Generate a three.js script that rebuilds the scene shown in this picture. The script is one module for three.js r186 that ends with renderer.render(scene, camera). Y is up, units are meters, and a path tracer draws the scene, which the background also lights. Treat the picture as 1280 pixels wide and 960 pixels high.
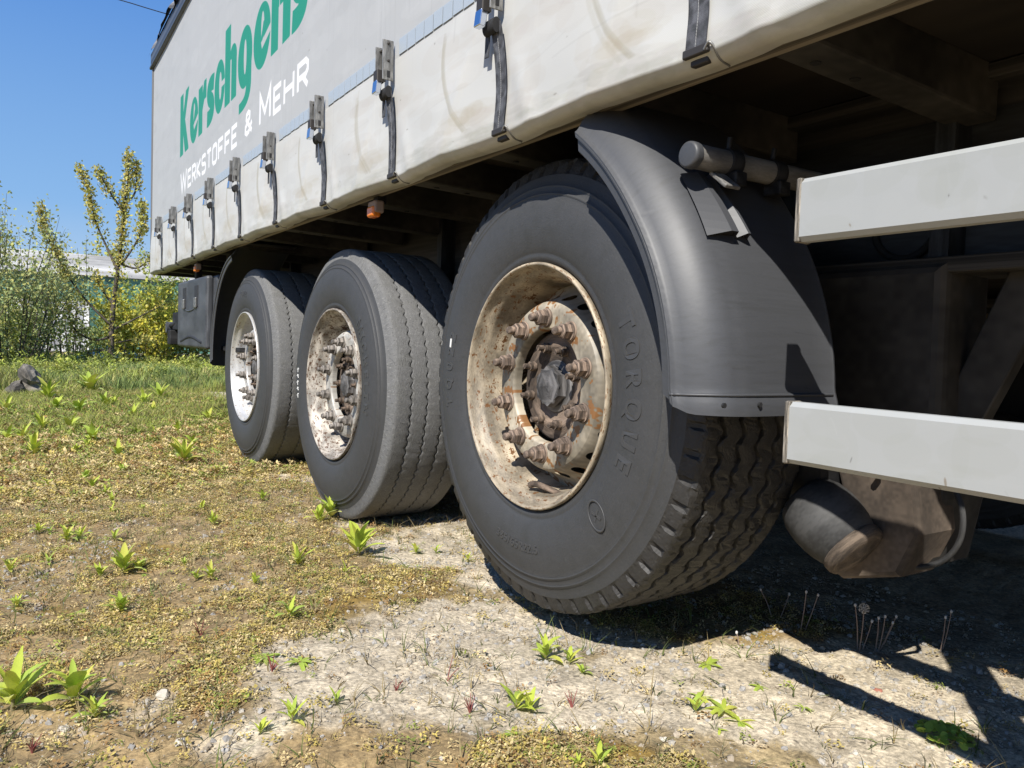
import * as THREE from 'three';
import { mergeGeometries, mergeVertices, toCreasedNormals } from 'three/addons/utils/BufferGeometryUtils.js';
import { RoundedBoxGeometry } from 'three/addons/geometries/RoundedBoxGeometry.js';
import { FontLoader } from 'three/addons/loaders/FontLoader.js';
import { TextGeometry } from 'three/addons/geometries/TextGeometry.js';

// ---------------------------------------------------------------- camera, sky, sun, exposure
const scene = new THREE.Scene();
const V3 = THREE.Vector3;
const FOCAL = 961, YAW = 32.904 * Math.PI / 180, PITCH = -2.96 * Math.PI / 180, ROLL = 1.992 * Math.PI / 180;
const EYE = new V3(1.5456, 0.6994, 1.0455);
const FWD = new V3(-Math.cos(YAW) * Math.cos(PITCH), Math.sin(PITCH), -Math.sin(YAW) * Math.cos(PITCH));
const R0 = new V3().crossVectors(FWD, new V3(0, 1, 0)).normalize(), U0 = new V3().crossVectors(R0, FWD);
const RIGHT = R0.clone().multiplyScalar(Math.cos(ROLL)).addScaledVector(U0, Math.sin(ROLL));
const UPV = U0.clone().multiplyScalar(Math.cos(ROLL)).addScaledVector(R0, -Math.sin(ROLL));
const camera = new THREE.PerspectiveCamera(2 * Math.atan(480 / FOCAL) * 180 / Math.PI, 4 / 3, 0.05, 900);
camera.position.copy(EYE); camera.up.copy(UPV); camera.lookAt(EYE.clone().add(FWD));
scene.add(camera);

const renderer = new THREE.WebGLRenderer({ antialias: true });
renderer.toneMapping = THREE.LinearToneMapping;
renderer.toneMappingExposure = 1.42;
renderer.shadowMap.enabled = true;

const SUN = new V3(0.43, 0.705, 0.55).normalize();
const sun = new THREE.DirectionalLight(new THREE.Color(1, 0.955, 0.88), 5);
sun.name = 'sun';
sun.position.copy(SUN).multiplyScalar(30); sun.castShadow = true; sun.shadow.radius = 1;
Object.assign(sun.shadow.camera, { left: -14, right: 14, top: 14, bottom: -14, near: 1, far: 80 });
sun.shadow.mapSize.set(4096, 4096);
scene.add(sun); scene.add(sun.target);

{ // clear spring sky: pale near the horizon, deeper blue overhead
  const W = 512, H = 256, d = new Float32Array(W * H * 4);
  const mixc = (a, b, t) => a.map((v, i) => v + (b[i] - v) * t);
  const C0 = [0.40, 0.50, 0.60], C1 = [0.185, 0.345, 0.585], C2 = [0.062, 0.185, 0.49], C3 = [0.036, 0.11, 0.33], CG = [0.13, 0.115, 0.09];
  for (let j = 0; j < H; j++) for (let i = 0; i < W; i++) {
    const el = ((j + 0.5) / H - 0.5) * 180;
    let c;
    if (el < -1) c = CG; else if (el < 8) c = mixc(C0, C1, Math.max(0, el) / 8); else if (el < 24) c = mixc(C1, C2, (el - 8) / 16); else c = mixc(C2, C3, Math.min(1, (el - 24) / 50));
    const k = (j * W + i) * 4; d[k] = c[0]; d[k + 1] = c[1]; d[k + 2] = c[2]; d[k + 3] = 1;
  }
  const t = new THREE.DataTexture(d, W, H, THREE.RGBAFormat, THREE.FloatType);
  t.mapping = THREE.EquirectangularReflectionMapping; t.magFilter = THREE.LinearFilter; t.minFilter = THREE.LinearFilter; t.needsUpdate = true;
  scene.background = t; scene.environment = t;
}

// ---------------------------------------------------------------- helpers
function rng(seed) { let a = seed >>> 0; return () => { a = (a + 0x6D2B79F5) >>> 0; let t = Math.imul(a ^ (a >>> 15), 1 | a); t = (t + Math.imul(t ^ (t >>> 7), 61 | t)) ^ t; return ((t ^ (t >>> 14)) >>> 0) / 4294967296; }; }
const hash2 = (x, y, s = 0) => { let h = (Math.imul(x, 374761393) + Math.imul(y, 668265263) + Math.imul(s, 1442695041)) | 0; h = Math.imul(h ^ (h >>> 13), 1274126177); return ((h ^ (h >>> 16)) >>> 0) / 4294967296; };
const sm = t => t * t * (3 - 2 * t), clamp = (x, a = 0, b = 1) => Math.min(b, Math.max(a, x)), lerp = (a, b, t) => a + (b - a) * t;
const step = (a, b, x) => sm(clamp((x - a) / (b - a)));
function vnoise(x, y, s = 0, P = 0) { // value noise; P > 0 makes it tile with that period
  const xi = Math.floor(x), yi = Math.floor(y); let fx = x - xi, fy = y - yi; fx = fx * fx * (3 - 2 * fx); fy = fy * fy * (3 - 2 * fy);
  let x0 = xi, x1 = xi + 1, y0 = yi, y1 = yi + 1; if (P) { x0 = ((x0 % P) + P) % P; x1 = x0 + 1 === P ? 0 : x0 + 1; y0 = ((y0 % P) + P) % P; y1 = y0 + 1 === P ? 0 : y0 + 1; }
  const a = hash2(x0, y0, s), b = hash2(x1, y0, s), c = hash2(x0, y1, s), d = hash2(x1, y1, s), e = a + (b - a) * fx; return e + (c + (d - c) * fx - e) * fy;
}
function fbm(x, y, o = 4, s = 0, P = 0) { let v = 0, a = 0.5, f = 1, t = 0; for (let i = 0; i < o; i++) { v += a * vnoise(x * f, y * f, s + i * 17, P * f); t += a; a *= 0.5; f *= 2; } return v / t; }
// a pixel of the 1280 x 960 photograph as a ray, and where that ray meets a plane or a wheel-shaped cylinder
const rayOf = (u, v) => FWD.clone().addScaledVector(RIGHT, (u - 640) / FOCAL).addScaledVector(UPV, (480 - v) / FOCAL);
const onY = (u, v, y = 0) => { const d = rayOf(u, v); return EYE.clone().addScaledVector(d, (y - EYE.y) / d.y); };
const onX = (u, v, x) => { const d = rayOf(u, v); return EYE.clone().addScaledVector(d, (x - EYE.x) / d.x); };
const onZ = (u, v, z) => { const d = rayOf(u, v); return EYE.clone().addScaledVector(d, (z - EYE.z) / d.z); };
const onCyl = (u, v, cx, cy, r) => { const d = rayOf(u, v), ox = EYE.x - cx, oy = EYE.y - cy, a = d.x * d.x + d.y * d.y, b = 2 * (ox * d.x + oy * d.y), c = ox * ox + oy * oy - r * r; const t = (-b - Math.sqrt(Math.max(0, b * b - 4 * a * c))) / (2 * a); return EYE.clone().addScaledVector(d, t); };
const depthOf = p => p.clone().sub(EYE).dot(FWD);

const used = new Map();
function numbered(n) { const k = used.get(n) || 0; used.set(n, k + 1); return k ? `${n}_${String(k).padStart(3, '0')}` : n; }
function shade(o) { o.castShadow = true; o.receiveShadow = true; return o; }
function mesh(name, g, m, parent) { const o = shade(new THREE.Mesh(g, m)); o.name = name; if (parent) parent.add(o); return o; }
function top(o, name, label, category, group, kind) { o.name = numbered(name); o.userData = {}; if (label) o.userData.label = label; if (category) o.userData.category = category; if (group) o.userData.group = group; if (kind) o.userData.kind = kind; scene.add(o); return o; }
const grp = (name, parent) => { const g = new THREE.Group(); g.name = name; if (parent) parent.add(g); return g; };
const box = (x0, x1, y0, y1, z0, z1) => new THREE.BoxGeometry(x1 - x0, y1 - y0, z1 - z0).translate((x0 + x1) / 2, (y0 + y1) / 2, (z0 + z1) / 2);
const rbox = (x0, x1, y0, y1, z0, z1, r = 0.004, s = 2) => new RoundedBoxGeometry(x1 - x0, y1 - y0, z1 - z0, s, r).translate((x0 + x1) / 2, (y0 + y1) / 2, (z0 + z1) / 2);
const plain = g => { const h = g.index ? g.toNonIndexed() : g; for (const k of Object.keys(h.attributes)) if (!['position', 'normal', 'uv'].includes(k)) h.deleteAttribute(k); if (!h.attributes.uv) h.setAttribute('uv', new THREE.BufferAttribute(new Float32Array(h.attributes.position.count * 2), 2)); if (!h.attributes.normal) h.computeVertexNormals(); return h; };
const merge = gs => mergeGeometries(gs.map(plain));
const tube = (pts, r, seg = 24, rs = 8, closed = false) => new THREE.TubeGeometry(new THREE.CatmullRomCurve3(pts, closed), seg, r, rs, closed);
const rod = (a, b, r, rs = 16) => { const d = b.clone().sub(a), g = new THREE.CylinderGeometry(r, r, d.length(), rs); g.applyQuaternion(new THREE.Quaternion().setFromUnitVectors(new V3(0, 1, 0), d.clone().normalize())); return g.translate((a.x + b.x) / 2, (a.y + b.y) / 2, (a.z + b.z) / 2); };
function grid(nu, nv, fn, uvf) { // fn(i, j) -> [x, y, z]
  const p = new Float32Array((nu + 1) * (nv + 1) * 3), t = new Float32Array((nu + 1) * (nv + 1) * 2), ix = new Uint32Array(nu * nv * 6); let k = 0, q = 0;
  for (let i = 0; i <= nu; i++) for (let j = 0; j <= nv; j++) { const a = fn(i, j); p.set(a, k * 3); const b = uvf ? uvf(i, j, a) : [i / nu, j / nv]; t[k * 2] = b[0]; t[k * 2 + 1] = b[1]; k++; }
  for (let i = 0; i < nu; i++) for (let j = 0; j < nv; j++) { const a = i * (nv + 1) + j, b = a + nv + 1; ix[q++] = a; ix[q++] = b; ix[q++] = a + 1; ix[q++] = b; ix[q++] = b + 1; ix[q++] = a + 1; }
  const g = new THREE.BufferGeometry(); g.setAttribute('position', new THREE.BufferAttribute(p, 3)); g.setAttribute('uv', new THREE.BufferAttribute(t, 2)); g.setIndex(new THREE.BufferAttribute(ix, 1)); g.computeVertexNormals(); return g;
}
function tex(w, h, fn, srgb = true) { // fn(i, j) -> 0..255 rgb
  const d = new Uint8Array(w * h * 4); for (let j = 0; j < h; j++) for (let i = 0; i < w; i++) { const c = fn(i, j), k = (j * w + i) * 4; if (typeof c === 'number') d[k] = d[k + 1] = d[k + 2] = c; else { d[k] = c[0]; d[k + 1] = c[1]; d[k + 2] = c[2]; } d[k + 3] = 255; }
  const t = new THREE.DataTexture(d, w, h, THREE.RGBAFormat); t.wrapS = t.wrapT = THREE.RepeatWrapping; t.magFilter = THREE.LinearFilter; t.minFilter = THREE.LinearMipmapLinearFilter; t.generateMipmaps = true; if (srgb) t.colorSpace = THREE.SRGBColorSpace; t.needsUpdate = true; return t;
}
const std = (c, rough = 0.7, metal = 0, extra = {}) => new THREE.MeshStandardMaterial({ color: Array.isArray(c) ? new THREE.Color().setRGB(...c) : c, roughness: rough, metalness: metal, side: THREE.DoubleSide, ...extra });
// mottled tint textures shared by many surfaces (mean near white, tiled)
const mottle = (n, lo, hi, cells, s, spot = 0, spotC = [120, 90, 60]) => tex(n, n, (i, j) => { const a = fbm(i / n * cells, j / n * cells, 5, s, cells), b = vnoise(i / n * cells * 16, j / n * cells * 16, s + 5, cells * 16); let v = lerp(lo, hi, clamp((a - 0.25) * 2)) + (b - 0.5) * (hi - lo) * 0.35; v = clamp(v, 0, 255); if (spot) { const f = vnoise(i / n * cells * 5, j / n * cells * 5, s + 40, cells * 5) * 0.6 + vnoise(i / n * cells * 19, j / n * cells * 19, s + 41, cells * 19) * 0.4; const k = step(spot, spot + 0.09, f); return [lerp(v, spotC[0], k), lerp(v, spotC[1], k), lerp(v, spotC[2], k)]; } return v; });
const T_dust = mottle(512, 175, 255, 6, 11), T_grime = mottle(512, 120, 255, 4, 21), T_fine = tex(512, 512, (i, j) => 90 + 130 * fbm(i / 512 * 48, j / 512 * 48, 3, 3, 48), false);
const T_paint = mottle(512, 225, 255, 5, 31, 0.73, [150, 120, 90]);
const T_alu = (() => { const W = 1024, H = 512, cv = document.createElement('canvas'); cv.width = W; cv.height = H; const c = cv.getContext('2d'), r = rng(78); c.fillStyle = 'rgb(236,237,236)'; c.fillRect(0, 0, W, H);
  for (let k = 0; k < 500; k++) { c.globalAlpha = 0.06; c.fillStyle = r() < 0.6 ? 'rgb(206,203,194)' : 'rgb(255,255,255)'; c.beginPath(); c.ellipse(r() * W, r() * H, 8 + r() * 60, 4 + r() * 18, 0, 0, 7); c.fill(); }
  for (let k = 0; k < 70; k++) { c.globalAlpha = 0.5; c.fillStyle = r() < 0.6 ? 'rgb(150,128,100)' : 'rgb(110,104,98)'; c.beginPath(); c.ellipse(r() * W, r() * H, 0.6 + r() * r() * 5, 0.6 + r() * r() * 4, r() * 3, 0, 7); c.fill(); }
  for (let k = 0; k < 46; k++) { c.globalAlpha = 0.12 + r() * 0.2; c.strokeStyle = r() < 0.6 ? 'rgb(168,164,158)' : 'rgb(255,255,255)'; c.lineWidth = 0.6 + r() * 1.6; const x = r() * W, y = r() * H; c.beginPath(); c.moveTo(x, y); c.quadraticCurveTo(x + 20 * (r() - .5), y + 14 * (r() - .5), x + 80 * (r() - .5), y + 30 * (r() - .5)); c.stroke(); }
  const t = new THREE.CanvasTexture(cv); t.wrapS = t.wrapT = THREE.RepeatWrapping; t.colorSpace = THREE.SRGBColorSpace; t.magFilter = THREE.LinearFilter; return t; })();
const T_weave = tex(256, 256, (i, j) => 128 + 60 * Math.sin(i / 256 * Math.PI * 2 * 32) * Math.sin(j / 256 * Math.PI * 2 * 32) + 40 * (vnoise(i / 4, j / 4, 8, 64) - 0.5), false);

function rubberTex(seed, base, amp, dots, scr) { // dusty rubber: fine grain, pale specks, scuffs and scratches
  const W = 2048, H = 512, cv = document.createElement('canvas'); cv.width = W; cv.height = H; const c = cv.getContext('2d'), r = rng(seed); c.fillStyle = `rgb(${base},${base},${base})`; c.fillRect(0, 0, W, H);
  for (let k = 0; k < 26000; k++) { const v = base + (r() - 0.5) * amp | 0; c.globalAlpha = 0.5; c.fillStyle = `rgb(${v},${v},${v - 3})`; c.fillRect(r() * W, r() * H, 1 + r() * 5, 1 + r() * 4); }
  for (let k = 0; k < 900; k++) { c.globalAlpha = 0.05; const v = r() < 0.5 ? 255 : 120; c.fillStyle = `rgb(${v},${v},${v - 8})`; c.beginPath(); c.ellipse(r() * W, r() * H, 6 + r() * 30, 4 + r() * 22, r() * 3, 0, 7); c.fill(); }
  for (let k = 0; k < dots; k++) { c.globalAlpha = 0.25 + r() * 0.5; c.fillStyle = 'rgb(255,255,250)'; c.fillRect(r() * W, r() * H, 1 + r() * 2, 1 + r() * 2); }
  for (let k = 0; k < scr; k++) { c.globalAlpha = 0.12 + r() * 0.25; c.strokeStyle = r() < 0.75 ? 'rgb(255,255,252)' : 'rgb(90,90,90)'; c.lineWidth = 0.6 + r() * 1.3; const x = r() * W, y = r() * H, a = r() * 6.28, l = 15 + r() * 90; c.beginPath(); c.moveTo(x, y); c.quadraticCurveTo(x + Math.cos(a) * l * 0.5 + (r() - 0.5) * 16, y + Math.sin(a) * l * 0.5 + (r() - 0.5) * 16, x + Math.cos(a) * l, y + Math.sin(a) * l); c.stroke(); }
  const t = new THREE.CanvasTexture(cv); t.wrapS = t.wrapT = THREE.RepeatWrapping; t.colorSpace = THREE.SRGBColorSpace; t.magFilter = THREE.LinearFilter; return t;
}
const T_grain = tex(1024, 1024, (i, j) => 60 + 140 * (0.5 * vnoise(i / 1024 * 140, j / 1024 * 140, 401, 140) + 0.5 * vnoise(i / 1024 * 380, j / 1024 * 380, 402, 380)), false);
const M = {
  rubber: std([0.074, 0.075, 0.077], 0.62, 0, { map: rubberTex(51, 205, 60, 900, 170), bumpMap: T_grain, bumpScale: 0.0006 }),
  tread1: std([0.068, 0.064, 0.06], 0.6, 0, { map: rubberTex(61, 170, 150, 2500, 300), bumpMap: T_grain, bumpScale: 0.0022 }),
  tread2: std([0.30, 0.30, 0.30], 0.82, 0, { map: rubberTex(71, 176, 130, 5000, 420), bumpMap: T_grain, bumpScale: 0.0016 }),
  letter: std([0.052, 0.052, 0.053], 0.5),
  chalk: std([0.7, 0.7, 0.68], 0.9),
  rimCream: std([0.52, 0.435, 0.315], 0.55, 0.0, { map: mottle(1024, 150, 250, 5, 81, 0.67, [140, 104, 70]), bumpMap: T_fine, bumpScale: 0.0004 }),
  rimSilver: std([0.62, 0.61, 0.59], 0.42, 0.35, { map: T_paint }),
  rimRust: std([0.55, 0.50, 0.43], 0.6, 0.0, { map: mottle(1024, 150, 255, 7, 91, 0.6, [105, 76, 55]) }),
  discWhite: std([0.60, 0.575, 0.52], 0.5, 0.1, { map: mottle(512, 180, 255, 5, 95, 0.72, [140, 105, 75]) }),
  discCream: std([0.56, 0.49, 0.375], 0.5, 0.0, { map: mottle(1024, 150, 250, 4, 96, 0.62, [168, 128, 92]) }),
  nutDust: std([0.34, 0.25, 0.19], 0.85, 0, { map: T_grime }),
  nutGrey: std([0.40, 0.36, 0.32], 0.7, 0.2, { map: T_grime }),
  hubDust: std([0.26, 0.19, 0.14], 0.95, 0, { map: T_grime, bumpMap: T_fine, bumpScale: 0.002 }),
  hubCap: std([0.20, 0.19, 0.185], 0.6, 0.2, { map: T_grime }),
  darkSteel: std([0.03, 0.03, 0.032], 0.7, 0.2, { map: T_grime }),
  chassis: std([0.092, 0.084, 0.074], 0.75, 0.0, { map: T_grime }),
  chassisBlue: std([0.045, 0.05, 0.058], 0.6, 0.0, { map: T_grime }),
  chassisDust: std([0.155, 0.118, 0.088], 0.95, 0, { map: mottle(512, 150, 255, 10, 101), bumpMap: T_fine, bumpScale: 0.0015 }),
  under: std([0.055, 0.042, 0.032], 0.9, 0, { map: T_grime }),
  rave: std([0.34, 0.29, 0.22], 0.75, 0, { map: T_grime }),
  plastic: std([0.078, 0.081, 0.089], 0.5, 0, { map: rubberTex(111, 222, 36, 500, 70), bumpMap: T_fine, bumpScale: 0.00012 }),
  plasticIn: std([0.02, 0.021, 0.024], 0.7),
  plasticBox: std([0.085, 0.09, 0.10], 0.5, 0, { map: T_dust }),
  tubeGrey: std([0.26, 0.25, 0.235], 0.55, 0.15, { map: T_dust }),
  alu: std([0.45, 0.455, 0.445], 0.45, 0.08, { map: T_alu }),
  aluEdge: std([0.42, 0.37, 0.30], 0.7, 0.1, { map: T_grime }),
  steel: std([0.34, 0.335, 0.32], 0.42, 0.6, { map: T_dust }),
  chrome: std([0.62, 0.66, 0.74], 0.16, 1),
  web: std([0.11, 0.115, 0.13], 0.8, 0, { map: mottle(256, 130, 255, 8, 121), bumpMap: T_weave, bumpScale: 0.001 }),
  stitch: std([0.32, 0.32, 0.32], 0.9),
  hook: std([0.05, 0.045, 0.042], 0.6, 0.4),
  tape: std([0.62, 0.70, 0.77], 0.4, 0.05, { map: tex(64, 64, (i, j) => 205 + 45 * Math.sin((i + j) * 0.8) * Math.sin((i - j) * 0.8)) }),
  amber: std([0.75, 0.20, 0.02], 0.25), amberBase: std([0.30, 0.22, 0.18], 0.7),
  red: std([0.4, 0.02, 0.02], 0.3),
  rail: std([0.12, 0.13, 0.15], 0.45, 0.3, { map: T_grime }), railDark: std([0.14, 0.14, 0.145], 0.6),
  black: std([0.012, 0.012, 0.013], 0.8),
  bellows: std([0.06, 0.06, 0.06], 0.7, 0, { map: T_grime }),
};

// ---------------------------------------------------------------- ground
// blobs of bare sand (+) and of moss or growth (-), placed where the photograph shows them; radii in metres
const blob = (list) => list.map(([u, v, r, a]) => { const p = onY(u, v); return [p.x, p.z, r, a]; });
const SAND = blob([[540, 800, 0.26, 1], [450, 850, 0.18, 1], [650, 800, 0.22, 1], [760, 850, 0.22, 1], [860, 870, 0.2, 1], [1000, 880, 0.3, 1], [1130, 860, 0.3, 1], [1180, 930, 0.3, 1], [560, 690, 0.2, 1.3], [500, 690, 0.14, .9], [620, 730, 0.12, 1.1], [380, 830, 0.13, .9], [300, 930, 0.09, .6], [140, 760, 0.1, .5], [360, 600, 0.25, .5], [330, 560, 0.4, .35], [60, 700, 0.12, .4], [470, 640, 0.3, .5], [210, 880, 0.07, .5], [560, 650, 0.2, .5]]);
const MOSS = blob([[560, 735, 0.10, 1.6], [500, 742, 0.08, 1.5], [610, 744, 0.06, 1.5], [440, 760, 0.10, 1.4], [400, 780, 0.08, .6], [740, 815, 0.07, .8], [960, 795, 0.06, 1], [930, 800, 0.05, .8], [120, 700, 0.2, .7], [60, 760, 0.2, .7], [200, 690, 0.15, .5], [600, 900, 0.10, .8], [780, 910, 0.12, .7], [900, 930, 0.12, .7], [1000, 935, 0.07, .6], [600, 640, .12, .6], [280, 640, .25, .5], [60, 640, .3, .5]]);
const GRN = blob([[60, 500, 2.5, .8], [60, 530, 0.8, .6], [200, 520, 0.7, .5], [250, 500, 1.6, .7], [150, 480, 4, 1], [260, 510, 1, .5], [300, 590, .25, .4], [120, 540, .5, .5]]);
const field = (L, x, z) => { let v = 0; for (const [a, b, r, k] of L) { const d = ((x - a) ** 2 + (z - b) ** 2) / (r * r); if (d < 6) v += k * Math.exp(-d); } return v; };
function sandAt(x, z) { const n = fbm(x * 3.1 + 7, z * 3.1 - 3, 5, 201), n2 = fbm(x * 14, z * 14, 3, 202); let s = field(SAND, x, z); if (z < -0.45) s = Math.max(s, 0.75 * step(-0.35, -0.9, z)); return clamp(step(0.26, 0.62, s * 0.8 + (n - 0.5) * 1.1 + (n2 - 0.5) * 0.5 + 0.06)); }
function mossAt(x, z) { const n = fbm(x * 5.3, z * 5.3, 5, 203), n2 = fbm(x * 30, z * 30, 3, 205); return clamp(step(0.40, 0.62, field(MOSS, x, z) * 0.75 + (n - 0.5) * 0.9 + (n2 - 0.5) * 0.35)); }
function greenAt(x, z) { const n = fbm(x * 1.3, z * 1.3, 4, 204); return clamp(field(GRN, x, z) * (0.35 + n * 1.3)); }
function groundY(x, z) {
  const near = Math.exp(-((x + 0.5) ** 2 + z * z) / 60);
  let h = (fbm(x * 0.9, z * 0.9, 3, 211) - 0.5) * 0.05 + (fbm(x * 5, z * 5, 4, 212) - 0.5) * 0.02 * near;
  for (const wx of [-1.389, -2.778]) { const d = ((x - wx) ** 2) / 0.09 + ((z + 0.19) ** 2) / 0.16; h = lerp(h, wx < -2 ? -0.004 : -0.014, Math.exp(-d)); }
  h *= step(0, 1, 1); const s = sandAt(x, z); h += (1 - s) * 0.006 * near;
  return h - 0.002;
}
const ground = (() => {
  const axis = (a, b, d, lo, hi) => { const o = []; for (let x = a; x <= b + 1e-6; x += d) o.push(x); let s = d; while (o[o.length - 1] < hi) { s *= 1.09; o.push(o[o.length - 1] + s); } s = d; while (o[0] > lo) { s *= 1.09; o.unshift(o[0] - s); } return o; };
  const xs = axis(-2.6, 1.25, 0.011, -420, 300), zs = axis(-1.15, 1.3, 0.011, -420, 300);
  const nu = xs.length - 1, nv = zs.length - 1, col = new Float32Array((nu + 1) * (nv + 1) * 3); let k = 0;
  const g = grid(nu, nv, (i, j) => { const x = xs[i], z = zs[nv - j]; const far = Math.hypot(x, z) > 60;
    const fine = Math.abs(x + 0.6) < 3 && Math.abs(z) < 2 ? (vnoise(x * 60, z * 60, 221) - 0.5) * 0.0035 + (vnoise(x * 26, z * 26, 222) - 0.5) * 0.006 : 0;
    return [x, far ? -0.002 : groundY(x, z) + fine, z]; }, (i, j, p) => [p[0] / 1.6, p[2] / 1.6]);
  const P = g.attributes.position;
  for (k = 0; k < P.count; k++) { const x = P.getX(k), z = P.getZ(k); const far = Math.hypot(x, z) > 60;
    const s = far ? 0 : sandAt(x, z), m = far ? 0 : mossAt(x, z), gr = far ? 0.8 : greenAt(x, z), n = fbm(x * 9, z * 9, 4, 231), n2 = vnoise(x * 70, z * 70, 232);
    const sand = [0.42, 0.372, 0.292], soil = [0.235, 0.172, 0.088], moss = [0.17, 0.112, 0.02], grn = [0.21, 0.195, 0.06];
    for (let c = 0; c < 3; c++) { let v = lerp(soil[c], sand[c], s); v = lerp(v, moss[c], m * 0.85 * (1 - 0.25 * s)); v = lerp(v, grn[c], gr * 0.7 * (1 - s)); v *= 0.74 + n * 0.5 + (n2 - 0.5) * 0.2; col[k * 3 + c] = v * 1.62; } }
  g.setAttribute('color', new THREE.BufferAttribute(col, 3));
  const crk = (x, y) => Math.abs(fbm(x * 7 + 0.25 * vnoise(x * 40, y * 40, 255, 40), y * 7, 3, 253, 7) - 0.5);
  const gt = tex(2048, 2048, (i, j) => { const x = i / 2048, y = j / 2048; const a = fbm(x * 24, y * 24, 3, 241, 24), b = vnoise(x * 240, y * 240, 242, 240), c = hash2(i >> 1, j >> 1, 243); let v = 212 + (a - 0.5) * 70 + (b - 0.5) * 66 + (c - 0.5) * 46; const p = vnoise(x * 170, y * 170, 244, 170); if (p > 0.88) v += 26; if (p < 0.10) v -= 55; return [clamp(v, 0, 255), clamp(v * 0.985, 0, 255), clamp(v * 0.955, 0, 255)]; });
  const gb = tex(2048, 2048, (i, j) => { const x = i / 2048, y = j / 2048; const a = fbm(x * 90, y * 90, 3, 251, 90), b = vnoise(x * 330, y * 330, 252, 330); const k = crk(x, y); return clamp(a * 120 + b * 90 - 60 * (1 - step(0.002, 0.010, k)) * step(0.45, 0.6, vnoise(x * 12, y * 12, 256, 12)) + 40, 0, 255); }, false);
  const m = std([1, 1, 1], 0.95, 0, { map: gt, bumpMap: gb, bumpScale: 0.0035, vertexColors: true });
  const o = shade(new THREE.Mesh(g, m)); top(o, 'ground', 'dusty compacted gravel and soil with moss patches under the trailer', undefined, undefined, 'structure'); return o;
})();

// ---------------------------------------------------------------- the trailer
const trailer = top(new THREE.Group(), 'curtain_side_trailer', 'grey curtain-sided truck trailer with green lettering, three wheels and white side rails', 'trailer');
const ZB = 0.10, XR = -5.46, XF = 6.5, STEP = 0.615, STRAPS = []; for (let k = -1; k < 10; k++) STRAPS.push(0.615 - k * STEP);

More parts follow.
